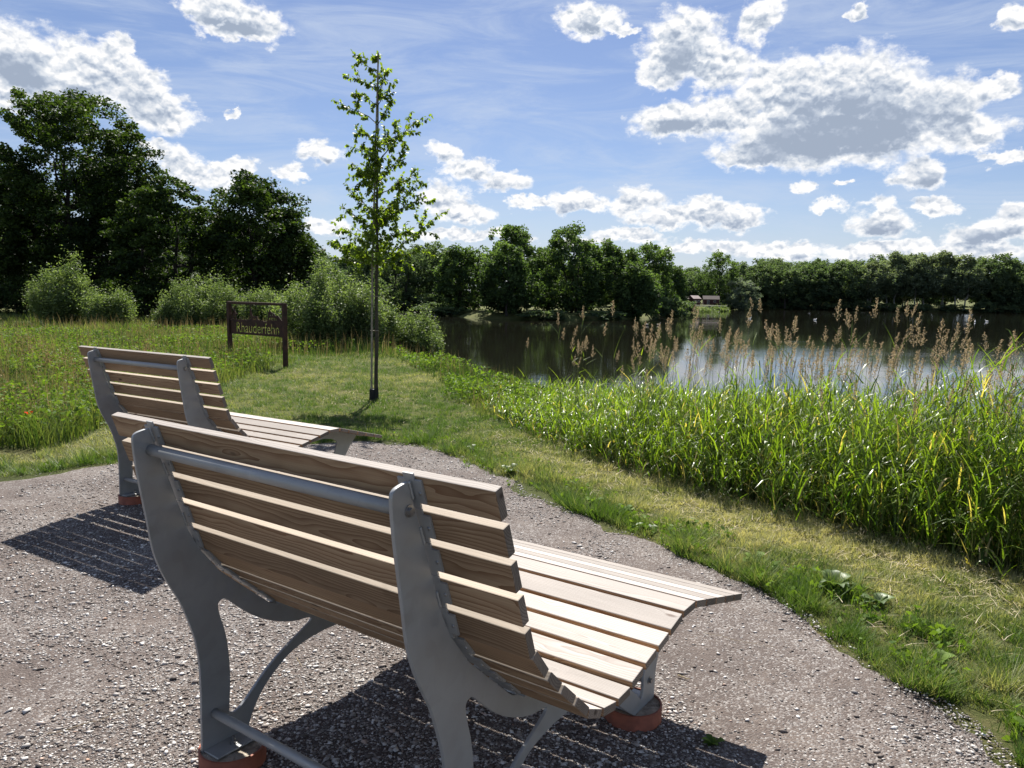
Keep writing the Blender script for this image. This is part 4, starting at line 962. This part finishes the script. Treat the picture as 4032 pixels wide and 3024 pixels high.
# dry clippings lying flat
acc = Acc(); x, y, r = polar(rng, 60000, 2.6, 22)
ps = path_sd(x, y); rs = reed_side(x, y)
pr = .06+.6*smooth((rs+.95)/.7)*smooth((12-y)/3)+.5*(np.hypot(x+2.3, y-13.0) < 1.0)+.4*(np.hypot(x+5.3, y-17.8) < .9)
keep = (ps > .05) & (rs < .35) & (rng.rand(len(x)) < pr) & (x > -6)
x, y, r = x[keep], y[keep], r[keep]
h = rng.uniform(.005, .03, len(x)); V, F, tt = blades(rng, x, y, ground_h(x, y)+.012+rng.rand(len(x))*.02, h, .0028*(1+.1*r), rng.uniform(.05, .16, len(x)), rng.rand(len(x)), 2)
acc.put(V, F, tt); stuff('grass_clippings', acc, M['straw'], 'dry straw coloured clippings raked along the foot of the reeds', 'hay')

# tall meadow: left block, behind the sign, bank
acc = Acc()
x, y, r = polar(rng, 330000, 7.0, 60, .66)
ps = path_sd(x, y); sdl = lake_sd(x, y); rs = reed_side(x, y)
left = (x < -5.05-.06*(y-8)+(vnoise(x, y, 1.0, 12)-.5)*.7) & (y > 8.2+(vnoise(x, y, 1.2, 13)-.5)*.8) & (y < 19.6)
back = (y > 20.6+(vnoise(x, y, .8, 14)-.5)*1.6-.12*(x+4)) & (sdl > .2) & ~((x < -17) & (y > 30) & (y < 36))
back |= (y > 19.2) & (x < -7.6) & (sdl > .2)
clump = (rs > -.15) & (y > 11) & (y < 23) & (sdl > .1) & (rng.rand(len(x)) < .85)
keep = (left | back | clump) & (sdl > .1)
rs_k = rs[keep]; cl_k = clump[keep]
x, y, r = x[keep], y[keep], r[keep]
cl = vnoise(x, y, .7, 31)*.5+vnoise(x, y, 2.5, 32)*.5
h = (.06+.62*np.clip(cl-.12, 0, 1)**1.2)*rng.uniform(.5, 1.3, len(x)); h = np.where(cl_k, h*(.55+.45*smooth(rs_k/1.5))*np.where(y > 17, .7, 1), h); h = np.where(r > 18, h*1.15, h); h *= np.where(r > 19.5, .8, 1)
h *= .35+.65*smooth((np.minimum(-(x+5.0+.06*(y-8)), 99)+.1)/1.2) if False else 1
t = np.clip((vnoise(x, y, .45, 33)*.6+vnoise(x, y, 1.8, 34)*.4-.30)*1.25+rng.normal(0, .2, len(x)), 0, 1)
V, F, tt = blades(rng, x, y, ground_h(x, y)-.01, h, .0045*(1+.09*r)*rng.uniform(.6, 1.5, len(x)), h*rng.uniform(.15, .8, len(x)), t, 2)
acc.put(V, F, tt); stuff('meadow_grass', acc, M['meadow'], 'tall uncut meadow grass left of the benches and behind the rusty sign', 'grass')
# flowering dry grass stalks in the meadow and along the bank
acc = Acc(); x, y, r = polar(rng, 22000, 8, 40, .66)
sdl = lake_sd(x, y); rs = reed_side(x, y)
left = (x < -5.3-.06*(y-8)) & (y > 8.6) & (y < 19.6); back = (y > 21) & (sdl > .2); clump = (rs > -.1) & (rs < 4) & (y > 11) & (sdl > .2)
keep = left | back | (clump & (rng.rand(len(x)) < .35)); x, y, r, cm = x[keep], y[keep], r[keep], clump[keep]
h = rng.uniform(.35, .75, len(x))*np.where(cm, .8, 1); V, F, tt = blades(rng, x, y, ground_h(x, y), h, .003*(1+.1*r), h*rng.uniform(.05, .35, len(x)), np.clip(rng.normal(.4, .3, len(x)), 0, 1), 2)
acc.put(V, F, tt); stuff('seeding_grass', acc, M['sorrel'], 'thin brown seeding stalks scattered through the tall meadow', 'grass')
# broad leaves of meadow weeds
acc = Acc(); x, y, r = polar(rng, 260000, 8, 34, .66)
sdl = lake_sd(x, y); rs = reed_side(x, y)
left = (x < -5.2-.06*(y-8)) & (y > 8.4) & (y < 19.6); back = (y > 20.8) & (sdl > .2) & (vnoise(x, y, .5, 41) > .5); clump = (rs > -.1) & (rs < 4.5) & (y > 12) & (sdl > -.3) & (vnoise(x, y, .6, 42) > .38)
HC = [(-.55, 13.6, .55, .50), (.35, 15.4, .6, .42), (1.15, 17.6, .9, .55), (-1.6, 18.6, .7, .40), (.4, 12.3, .45, .40)]
bump = np.zeros(len(x)); xx_ = []
rw = np.random.RandomState(77)
for _ in range(34):
    yy_ = rw.uniform(9.2, 19); HC.append((-5.6-.06*(yy_-8)-rw.uniform(.2, 7)*yy_/12, yy_, rw.uniform(.25, .8), rw.uniform(.35, .85)))
for cx, cy, rr_, hh_ in HC: bump = np.maximum(bump, hh_*np.exp(-((x-cx)**2+((y-cy)/1.5)**2)/(rr_**2)))
keep = (left & (vnoise(x, y, 1.3, 43) > .42)) | back | clump | (bump > .12); bump_k = bump[keep]; x, y, r = x[keep], y[keep], r[keep]; cm = clump[keep]
z = ground_h(x, y)+rng.rand(len(x))*np.maximum(bump_k*1.15, np.where(cm, .14+.2*smooth((vnoise(x, y, .45, 44)-.45)/.3), .38))
V, F, tt = leaf_cloud(rng, np.stack([x, y, z], 1), rng.uniform(.025, .075, len(x))*(1+.02*r), np.clip(rng.normal(.45, .25, len(x)), 0, 1), aspect=.45)
acc.put(V, F, tt); stuff('meadow_herbs', acc, M['herb'], 'leafy green herbs and nettles among the meadow grass and on the bank', 'weeds')

# small plants creeping over the gravel edge
acc = Acc(); n = 60000; r_ = 2.6*(11/2.6)**rng.rand(n); a_ = rng.uniform(-.64, .64, n); x, y = r_*np.sin(a_), r_*np.cos(a_)
ps = path_sd(x, y); cl = vnoise(x, y, 3.2, 71)*.6+vnoise(x, y, 9, 72)*.4
keep = (ps > -.22) & (ps < .55) & (cl > .56+np.where(ps < 0, .10-.5*ps, 0)) & (x > -4.6); x, y, r_ = x[keep], y[keep], r_[keep]
z = ground_h(x, y)+.008+rng.rand(len(x))**1.6*.075
V, F, tt = leaf_cloud(rng, np.stack([x, y, z], 1), rng.uniform(.018, .055, len(x)), np.clip(rng.normal(.5, .25, len(x)), 0, 1), aspect=.55); acc.put(V, F, tt)
x2 = np.repeat(x, 2)+rng.normal(0, .02, 2*len(x)); y2 = np.repeat(y, 2)+rng.normal(0, .02, 2*len(x)); h = rng.uniform(.03, .12, len(x2))
V, F, tt = blades(rng, x2, y2, ground_h(x2, y2), h, np.full(len(x2), .004), h*rng.uniform(.2, 1.2, len(x2)), np.clip(rng.normal(.5, .3, len(x2)), 0, 1), 2); acc.put(V, F, tt)
stuff('edge_herbs', acc, M['herb'], 'small green plants and grass tufts creeping over the gravel edge', 'weeds')

# clumps of tall brown dock and sorrel stalks standing out of the meadow
acc = Acc()
for cx, cy, rr_, hh_ in HC[5:]:
    k = rng.randint(14, 40); x = cx+rng.normal(0, rr_*.45, k); y = cy+rng.normal(0, rr_*.45, k); h = hh_*rng.uniform(.7, 1.35, k)
    V, F, tt = blades(rng, x, y, ground_h(x, y), h, np.full(k, .011), h*rng.uniform(.03, .25, k), np.clip(rng.normal(.3, .25, k), 0, 1), 3); acc.put(V, F, tt)
    m = k*9; j = rng.randint(0, k, m); f = rng.uniform(.4, 1, m)
    V, F, tt = leaf_cloud(rng, np.stack([x[j]+rng.normal(0, .02, m), y[j]+rng.normal(0, .02, m), ground_h(x[j], y[j])+h[j]*f], 1), rng.uniform(.02, .05, m), np.clip(rng.normal(.3, .25, m), 0, 1)); acc.put(V, F, tt)
stuff('dock_stalks', acc, M['sorrel'], 'brown seeding dock and sorrel stalks in the left meadow', 'weeds')

# reed mass on the near bank
acc = Acc(); st = Acc(); rng = np.random.RandomState(2)
n = 60000; y = rng.uniform(-1, 14.5, n); x = np.interp(y, REEDF[::-1, 1], REEDF[::-1, 0])+rng.uniform(0, 5.2, n)
rs = reed_side(x, y); sdl = lake_sd(x, y)
dens = smooth((rs+.05)/.5)*np.where(rs > 3.6, .0, 1)*np.where(y > 11.5, .45, 1)
keep = (rng.rand(n) < dens*.50) & (sdl > -1.6) & (np.abs(x) < y*.80+2.2) & (y > .2)
x, y, rs = x[keep], y[keep], rs[keep]; N = len(x); z = ground_h(x, y)-.03
TOPZ = np.interp(y, [3.5, 5, 6, 7.5, 9.5, 11.5, 14.5], [1.30, 1.22, 1.10, .82, .46, .18, .05])
H = (.46+.54*smooth(rs/1.1))*TOPZ*rng.uniform(.62, 1.12, N)*(.80+.42*vnoise(x, y, 1.7, 61))-z
H = np.maximum(H, .15)
front = 1-smooth(rs/.6)
# stems
V, F, tt = blades(rng, x, y, z, H*.96, np.full(N, .0055), H*rng.uniform(.02, .22, N), np.clip(rng.normal(.35, .2, N), 0, 1), 2); st.put(V, F, tt)
for k in range(7):
    f = (k+1.0)/8*rng.uniform(.75, 1.2, N); L = rng.uniform(.18, .50, N)*(1.1-.35*f)*np.clip(H/.7, .45, 1.1)
    a = rng.uniform(0, 2*math.pi, N)
    bx, by, bz = x, y, z+H*np.clip(f, .05, .98)
    up = L*rng.uniform(.15, 1.0, N); out_ = L*rng.uniform(.25, .85, N)
    tint = np.clip(rng.normal(.40, .2, N)+.25*(f-.5), 0, .89); tint = np.where(rng.rand(N) < (.05 if k > 1 else .16), 1.0, tint)
    V, F, tt = blades(rng, bx, by, bz, up, rng.uniform(.008, .017, N), out_, tint, 3, yaw=a, curve=.25)
    # droop the tips
    Vr = V.reshape(N, 7, 3); dr = rng.uniform(0, .5, N)*L
    for j, tpos in ((2, .33), (3, .33), (4, .66), (5, .66), (6, 1.0)): Vr[:, j, 2] += dr*(.9*tpos-1.6*tpos*tpos)
    acc.put(Vr.reshape(-1, 3), F, tt)
stuff('reed_leaves', acc, M['reed'], 'dense bright green reed grass along the near bank', 'reeds')
stuff('reed_stems', st, M['stem'], 'thin stems inside the green reed belt', 'reeds')

# flowering reed stalks: countable, each its own thing
def reed_proto(seed, H, head):
    r = np.random.RandomState(seed); a = Acc(); b = Acc(); c = Acc()
    lean = r.uniform(.03, .16); ts = np.linspace(0, 1, 7); q = np.stack([lean*ts**2*H, .3*lean*ts**2*H*r.normal(), ts*H], 1)
    V, F = tube_arrays(q, np.linspace(.0028, .0012, 7), 5); a.put(V, F, r.uniform(.2, .8))
    # panicle: spikelet clusters on short side branches
    hl = head; base = q[-1]; d = q[-1]-q[-3]; d /= np.linalg.norm(d)
    nb = 15
    for i in range(nb):
        t = i/nb; p0 = base-d*hl*(1-t)*.85; ang = i*2.4+r.normal()*.3; bl = (.052*(1-t)**.8+.008)*r.uniform(.5, 1.3)*(hl/.17)
        o = np.array([math.cos(ang), math.sin(ang), 1.25]); o /= np.linalg.norm(o); p1 = p0+o*bl
        m = 10; tt_ = r.rand(m)**.7; C = p0+(p1-p0)*tt_[:, None]+r.normal(0, .0035, (m, 3))
        V, F, t_ = leaf_cloud(r, C, r.uniform(.010, .019, m), np.clip(r.normal(.5, .25, m), 0, 1), aspect=.45); b.put(V, F, t_)
    m = 30; C = base-d*(r.rand(m)*hl*.8)[:, None]+d*.02+r.normal(0, .003, (m, 3)); V, F, t_ = leaf_cloud(r, C, r.uniform(.010, .018, m), np.clip(r.normal(.45, .25, m), 0, 1), aspect=.5); b.put(V, F, t_)
    c = []
    for k in range(2):
        f = r.uniform(.40, .86); i = f*6; c_ = Acc(); p = np.array([np.interp(i, range(7), q[:, j]) for j in range(3)]); L = r.uniform(.14, .30)
        V, F, t_ = blades(r, p[:1], p[1:2], p[2:3], np.array([L*r.uniform(.2, .8)]), np.array([.009]), np.array([L*.75]), np.array([r.uniform(.4, 1)]), 3, curve=.3); c_.put(V, F, t_); c.append(c_.mesh('leaf'))
    ms = [a.mesh('stem', True), b.mesh('seed_head')]+c
    ms[0].materials.append(M['stem']); ms[1].materials.append(M['head'])
    for me_ in c: me_.materials.append(M['reed'])
    return ms
RP = [reed_proto(500+i, 1.0+.0*i, .17+.016*(i % 5)) for i in range(10)]
rng = np.random.RandomState(8)
cnt = 0
def reed_stalk(x, y, H):
    global cnt
    ms = RP[rng.randint(10)]; z = gh(x, y)-.03
    o = empty('reed_stalk', (x, y, z), rng.normal(0, .9)+.2); o.scale = (1.0, 1.0, H)
    tag(o, 'tall flowering reed stalk with a brown seed head above the green reed belt', 'reed', 'flowering reed stalks on the near bank')
    o.rotation_euler = (rng.normal(0, .05), rng.normal(.04, .06), o.rotation_euler[2])
    for nm, me in zip(('stem', 'seed_head', 'leaf', 'leaf'), ms):
        c = link(nm, me, None, o)
        if nm == 'seed_head':
            c.scale = (.78, .78, 1/H); c.location = (0, 0, 1.0-1.0/H)
    cnt += 1
for i in range(620):
    y = rng.uniform(4.6, 13.2); x = float(np.interp(y, REEDF[::-1, 1], REEDF[::-1, 0]))+rng.uniform(.5, 3.4)
    if abs(x) > y*.70: continue
    if y > 8.6 and rng.rand() < .62: continue
    if y > 11.5: continue
    g_ = gh(x, y)
    top = rng.choice([rng.uniform(1.0, 1.3), rng.uniform(1.2, 1.5), rng.uniform(1.4, 1.75)], p=[.42, .38, .20])*(1.0 if y < 10 else .75)
    reed_stalk(x, y, top-g_)

# ------------------------------------------------------------------ loose stones
acc = Acc(); rng = np.random.RandomState(3)
n = 300000; r = 1.35*(9.2/1.35)**rng.rand(n); a = rng.uniform(-.70, .66, n); x = r*np.sin(a); y = r*np.cos(a)
ps = path_sd(x, y)+(vnoise(x, y, 2.2, 3)-.5)*.15
patch = vnoise(x, y, .9, 51)*.6+vnoise(x, y, 3.1, 52)*.4
keep = (ps < .02) & (rng.rand(n) < .10+.9*smooth((patch-.36)/.24)); x, y, r = x[keep], y[keep], r[keep]; n = len(x)
sz = np.exp(rng.normal(math.log(.0031), .50, n))*(1+.05*r); sz = np.minimum(sz, .017)
o6 = np.array([(1, 0, 0), (0, 1, 0), (-1, 0, 0), (0, -1, 0), (0, 0, 1), (0, 0, -1)], float)
V = o6[None]*rng.uniform(.6, 1.25, (n, 6, 1))+rng.normal(0, .18, (n, 6, 3))
V *= sz[:, None, None]*np.array([1.0, 1.0, .55])
th = rng.uniform(0, 2*math.pi, n); c, s = np.cos(th), np.sin(th)
vx = V[..., 0]*1.35*c[:, None]-V[..., 1]*s[:, None]; vy = V[..., 0]*1.35*s[:, None]+V[..., 1]*c[:, None]
V = np.stack([vx+x[:, None], vy+y[:, None], V[..., 2]+(ground_h(x, y)+.006+(vnoise(x, y, .9, 5)-.5)*.02+sz*.25)[:, None]], -1).reshape(-1, 3)
tri = np.array([(0, 1, 4), (1, 2, 4), (2, 3, 4), (3, 0, 4), (1, 0, 5), (2, 1, 5), (3, 2, 5), (0, 3, 5)])
F = (tri[None]+np.arange(n)[:, None, None]*6).reshape(-1, 3)
acc.put(V, F, np.repeat(rng.rand(n), 6))
def stone_mat():
    m, n_, out = newmat('gravel_chips')
    t = n_.add('ShaderNodeAttribute', attribute_name='tint').outputs['Fac']
    c = n_.ramp(t, [(0, (.075, .062, .055)), (.3, (.17, .142, .126)), (.55, (.31, .285, .265)), (.8, (.48, .46, .44)), (.97, (.68, .66, .64)), (1, (.36, .22, .15))])
    p = n_.add('ShaderNodeBsdfPrincipled', {'Base Color': c, 'Roughness': .75, 'Specular IOR Level': .4}); n_.l.new(p.outputs[0], out.inputs[0]); return m
stuff('gravel_stones', acc, stone_mat(), 'loose grey and pale chips lying on the gravel path', 'gravel')

# ------------------------------------------------------------------ single weeds, poppy, small litter
def weed(seed, x, y, label, size=.09, nleaf=9, mat='herb', up=.5):
    r = np.random.RandomState(seed); acc = Acc()
    for k in range(nleaf):
        a = r.uniform(0, 2*math.pi); L = size*r.uniform(.7, 1.4); d = np.array([math.cos(a), math.sin(a)]); w_ = L*r.uniform(.22, .34)
        ts = np.linspace(0, 1, 6); hh = L*up*r.uniform(.5, 1.4)*np.sin(ts*2.0)
        wd = w_*np.array([.12, .55, 1, .95, .6, .02])*(1+.15*np.array([0, 1, -1, 1, -1, 0])); px, py = -d[1], d[0]
        mid = np.stack([d[0]*L*ts, d[1]*L*ts, hh], 1)
        lf = mid+np.stack([px*wd, py*wd, wd*.25], 1); rt = mid-np.stack([px*wd, py*wd, -wd*.25], 1)
        V = np.concatenate([lf, mid, rt]); Q = [(i, i+1, 7+i, 6+i) for i in range(5)]+[(6+i, 7+i, 13+i, 12+i) for i in range(5)]
        acc.put(V, np.array(Q), np.clip(r.normal(.5, .22), 0, 1))
    o = link('broadleaf_weed', acc.mesh('broadleaf_weed', True), M[mat]); o.location = (x, y, gh(x, y)+.004)
    tag(o, label, 'weed', 'broad leaved weeds along the gravel edge')
for i, (x, y, s_, nl, mt, lb) in enumerate([(-.42, 8.61, .10, 9, 'dock', 'small pale weed at the gravel edge nearest the far bench foot end'), (-.01, 7.46, .13, 12, 'dock', 'silvery green weed at the gravel edge behind the nearest bench backrest corner'), (.70, 6.36, .10, 9, 'herb', 'small green weed on the gravel edge between the two silvery weeds'),
        (.93, 6.09, .11, 11, 'herb', 'leafy green weed where the gravel edge begins to bend'), (1.02, 5.62, .10, 9, 'dock', 'flat grey green rosette lying on the gravel'), (1.62, 4.92, .12, 11, 'herb', 'upright bright green weed in the grass edge beside the bench foot end'),
        (1.95, 4.45, .16, 12, 'dock', 'largest dark green dock plant on the grass edge right of the bench'), (2.12, 4.25, .14, 10, 'dock', 'grey leaved dock plant right next to the largest one'), (2.06, 3.50, .085, 8, 'herb', 'single broad bright leaf plant in the edge grass near the right border'),
        (2.22, 3.98, .08, 6, 'herb', 'small bright leaf plant in the lawn between the dock and the right border'), (.80, 2.80, .055, 14, 'herb', 'tiny green tuft growing in the gravel right of the orange footing')]):
    weed(600+i, x, y, lb, s_*.68, int(nl*1.4), mt)
def poppy():
    x, y = -5.72, 9.0; z = gh(x, y); root = empty('poppy', (x, y, z)); tag(root, 'single red poppy flower in the tall meadow at the left', 'flower')
    r = np.random.RandomState(9); acc = Acc(); H = .30
    V, F = tube_arrays([(0, 0, 0), (.01, 0, H*.5), (.0, 0, H)], [.002, .002, .0018], 5); acc.put(V, F, .4); link('stem', acc.mesh('stem'), M['stem'], root)
    acc = Acc()
    for k in range(5):
        a = k*2*math.pi/5; n = 7; ts = np.linspace(-.62, .62, n); rows = []
        for q, rr, zz in ((0, .008, 0), (1, .028, .010), (2, .046, .026)): rows.append(np.stack([np.cos(a+ts)*rr, np.sin(a+ts)*rr, H+zz+r.normal(0, .003, n)], 1))
        V = np.concatenate(rows); Q = [(i*n+j, i*n+j+1, (i+1)*n+j+1, (i+1)*n+j) for i in range(2) for j in range(n-1)]; acc.put(V, np.array(Q), r.rand())
    link('petals', acc.mesh('petals', True), M['poppy'], root)
poppy()
def bottle_cap():
    bm = bmesh.new(); n = 42; rows = []
    for rr, zz in ((.0, .006), (.010, .006), (.0125, .0048), (.0145, .002), (.016, 0)):
        rows.append([bm.verts.new(((rr+(.0012 if k % 2 and rr > .014 else 0))*math.cos(2*math.pi*k/n), (rr+(.0012 if k % 2 and rr > .014 else 0))*math.sin(2*math.pi*k/n), zz)) for k in range(n)] if rr else [bm.verts.new((0, 0, zz))])
    for k in range(n): bm.faces.new((rows[0][0], rows[1][k], rows[1][(k+1) % n]))
    for a, b in zip(rows[1:], rows[2:]):
        for k in range(n): bm.faces.new((a[k], b[k], b[(k+1) % n], a[(k+1) % n]))
    o = link('bottle_cap', bmmesh('bottle_cap', bm, True), plain('cap_enamel', (.62, .62, .60), .4, nscale=220, namp=.35)); o.location = (-.12, 2.68, gh(-.12, 2.68)+.010); o.rotation_euler = (rad(6), rad(-5), 0)
    tag(o, 'white crown bottle cap on the gravel in the shade under the nearest bench', 'bottle cap')
bottle_cap()
def stalk(x, y, L, a, label, r=.0013, seed=0):
    rr = np.random.RandomState(seed); ts = np.linspace(-.5, .5, 8); q = np.stack([x+np.cos(a)*ts*L, y+np.sin(a)*ts*L, np.full(8, gh(x, y)+.016)+rr.normal(0, .002, 8)], 1); q[:, :2] += rr.normal(0, L*.012, (8, 2))
    acc = Acc(); V, F = tube_arrays(q, np.linspace(r, r*.6, 8), 5); acc.put(V, F, rr.rand())
    o = link('dry_stalk', acc.mesh('dry_stalk', True), M['straw']); tag(o, label, 'stalk', 'dry stalks on the gravel')
stalk(-1.62, 2.92, .42, rad(38), 'long pale dry stalk on the gravel left of the rear leg', seed=1)
stalk(-.98, 3.42, .10, rad(-60), 'short dry stalk on the gravel between the two legs of the left frame', seed=2)
stalk(1.16, 3.72, .34, rad(-25), 'long thin dry stalk on the gravel right of the bench', seed=3)
stalk(.80, 3.32, .055, rad(-35), 'stubby orange brown stalk on the gravel right of the bench', r=.004, seed=4)
stalk(-1.42, 2.42, .30, rad(55), 'dry runner on the gravel beside the rear left footing', seed=5)

# ------------------------------------------------------------------ cabins across the lake
M['cabin_red'] = plain('dark_red_boards', (.055, .020, .018), .8, nscale=1.5, namp=.4)
M['cabin_roof'] = plain('pale_pink_roof_tiles', (.26, .20, .19), .8, nscale=2, namp=.25)
M['cabin_trim'] = plain('pale_trim', (.42, .40, .36), .7, nscale=3, namp=.2)
M['dark_glass'] = plain('dark_window_glass', (.02, .022, .025), .15, nscale=3, namp=.3)
M['deck'] = plain('pale_concrete_edge', (.50, .45, .36), .9, nscale=1.2, namp=.25)
M['cabin_roof_dark'] = plain('dark_roof', (.06, .045, .042), .9, nscale=2, namp=.25)
def cabin(x, y, wx, dy, h, rh, rz, label, ndoor):
    z = -.25; root = empty('cabin', (x, y, z), rz); tag(root, label, 'cabin', 'red cabins across the lake')
    bm = bmesh.new(); bm_box(bm, (0, 0, h/2), (wx, dy, h))
    # gables at the two x ends
    for sx in (-1, 1):
        a = [bm.verts.new((sx*(wx/2-.002), yy, zz)) for yy, zz in ((-dy/2, h), (dy/2, h), (0, h+rh))]; b = [bm.verts.new((sx*(wx/2-.14), yy, zz)) for yy, zz in ((-dy/2, h), (dy/2, h), (0, h+rh))]
        bm.faces.new(a); bm.faces.new(b[::-1]); 
        for i in range(3): bm.faces.new((a[i], a[(i+1) % 3], b[(i+1) % 3], b[i]))
    link('wall', bmmesh('wall', bm), M['cabin_red'], root)
    bm = bmesh.new(); an = math.atan2(rh, dy/2); sl = math.hypot(rh, dy/2)+.18
    for s in (-1, 1):
        bmesh.ops.create_cube(bm, size=1, matrix=Matrix.Translation((0, s*(dy/4+.04), h+rh/2+.02)) @ Matrix.Rotation(-s*an, 4, 'X') @ Matrix.Diagonal((wx+.24, sl, .06, 1)))
    link('roof', bmmesh('roof', bm), M['cabin_roof' if ndoor else 'cabin_roof_dark'], root)
    bm = bmesh.new(); bm_box(bm, (-wx*.2, -dy/2-.03, .42), (.40, .06, .84)); d = link('door', bmmesh('door', bm), M['cabin_trim'], root)
    bm = bmesh.new(); bm_box(bm, (-wx*.2, -dy/2-.07, .44), (.28, .03, .70)); link('door_pane', bmmesh('door_pane', bm), M['dark_glass'], d)
    bm = bmesh.new(); bm_box(bm, (wx*.22, -dy/2-.03, .62), (.42, .06, .36)); f = link('window', bmmesh('window', bm), M['cabin_trim'], root)
    bm = bmesh.new(); bm_box(bm, (wx*.22, -dy/2-.07, .62), (.34, .03, .28)); link('pane', bmmesh('pane', bm), M['dark_glass'], f)
cabin(29.9, 137.5, 2.6, 2.0, 1.05, .32, rad(6), 'low dark red cabin with pale door, leftmost of the three across the lake', 0)
cabin(32.0, 137.0, 1.5, 1.7, 1.10, .50, rad(24), 'small dark red cabin with sunlit pinkish roof, between its two neighbours across the lake', 1)
cabin(35.6, 139.5, 2.7, 2.0, 1.0, .60, rad(-8), 'dark red cabin half hidden by the tree, rightmost of the three across the lake', 0)
bm = bmesh.new(); bm_box(bm, (0, 0, 0), (8.0, .35, .22), .03)
o = link('quay_wall', bmmesh('quay_wall', bm), M['deck']); o.location = (33.2, 134.0, -.36); o.rotation_euler = (0, 0, rad(8)); tag(o, 'pale low concrete edging in front of the red cabins', 'low wall')

# ------------------------------------------------------------------ birds on the water
M['feather_white'] = plain('white_feathers', (.80, .80, .78), .7, nscale=9, namp=.1)
M['feather_grey'] = plain('grey_brown_feathers', (.22, .20, .17), .7, nscale=9, namp=.4)
M['bill'] = plain('orange_bill', (.6, .25, .04), .5)
def bird(x, y, rz, s, mat, label, name='duck'):
    root = empty(name, (x, y, WATER_Z), rz); root.scale = (s*.85, s*.85, s*.85); tag(root, label, 'bird', 'birds on the lake')
    secs = [(-.24, .10, .010, .012), (-.18, .085, .045, .035), (-.08, .065, .085, .07), (.04, .06, .095, .08), (.13, .07, .075, .075), (.17, .11, .05, .05), (.185, .17, .032, .034), (.20, .225, .034, .036), (.225, .245, .035, .034), (.25, .24, .02, .02)]
    bm = bmesh.new(); n = 12
    rows = [[bm.verts.new((x_+ (0 if i < 5 else 0), w_*math.cos(2*math.pi*k/n), z_+h_*math.sin(2*math.pi*k/n))) for k in range(n)] for i, (x_, z_, w_, h_) in enumerate(secs)]
    for a, b in zip(rows, rows[1:]):
        for k in range(n): bm.faces.new((a[k], a[(k+1) % n], b[(k+1) % n], b[k]))
    bm.faces.new(rows[0]); bm.faces.new(rows[-1][::-1])
    link('body', bmmesh('body', bm, True), M[mat], root)
    bm = bmesh.new(); bm_cyl(bm, (.245, 0, .238), (.30, 0, .228), .016, .006, seg=8); link('bill', bmmesh('bill', bm), M['bill'], root)
for i, (x, y, rz, s, mt, lb, nm) in enumerate([(-9.71, 89.9, .3, 1.0, 'feather_white', 'white bird on dark water by the left island tree, left of a close pair', 'gull'), (-9.05, 90.1, 2.8, 1.0, 'feather_white', 'white bird on dark water by the left island tree, right of a close pair', 'gull'),
        (12.17, 70.1, .2, 1.2, 'feather_grey', 'grey duck on open water right of the island, left of two', 'duck'), (13.3, 70.4, .5, 1.2, 'feather_grey', 'grey duck on open water right of the island, right of two', 'duck'),
        (28.4, 92.6, .1, 1.1, 'feather_white', 'pale gull swimming below the cabins and the grey willow', 'gull'), (36.0, 92.0, 0.1, 1.1, 'feather_white', 'pale gull on the water above the middle of the reed belt', 'gull'), (55.3, 92.4, 1, 1.2, 'feather_white', 'pale gull far right on the water, left of two', 'gull'), (58.0, 94.5, 2, 1.2, 'feather_white', 'pale gull far right on the water, right of two', 'gull'), (26.0, 103, 3, 1.1, 'feather_grey', 'grey duck close under the cabin bank', 'duck')]):
    bird(x, y, rz, s, mt, lb, nm)
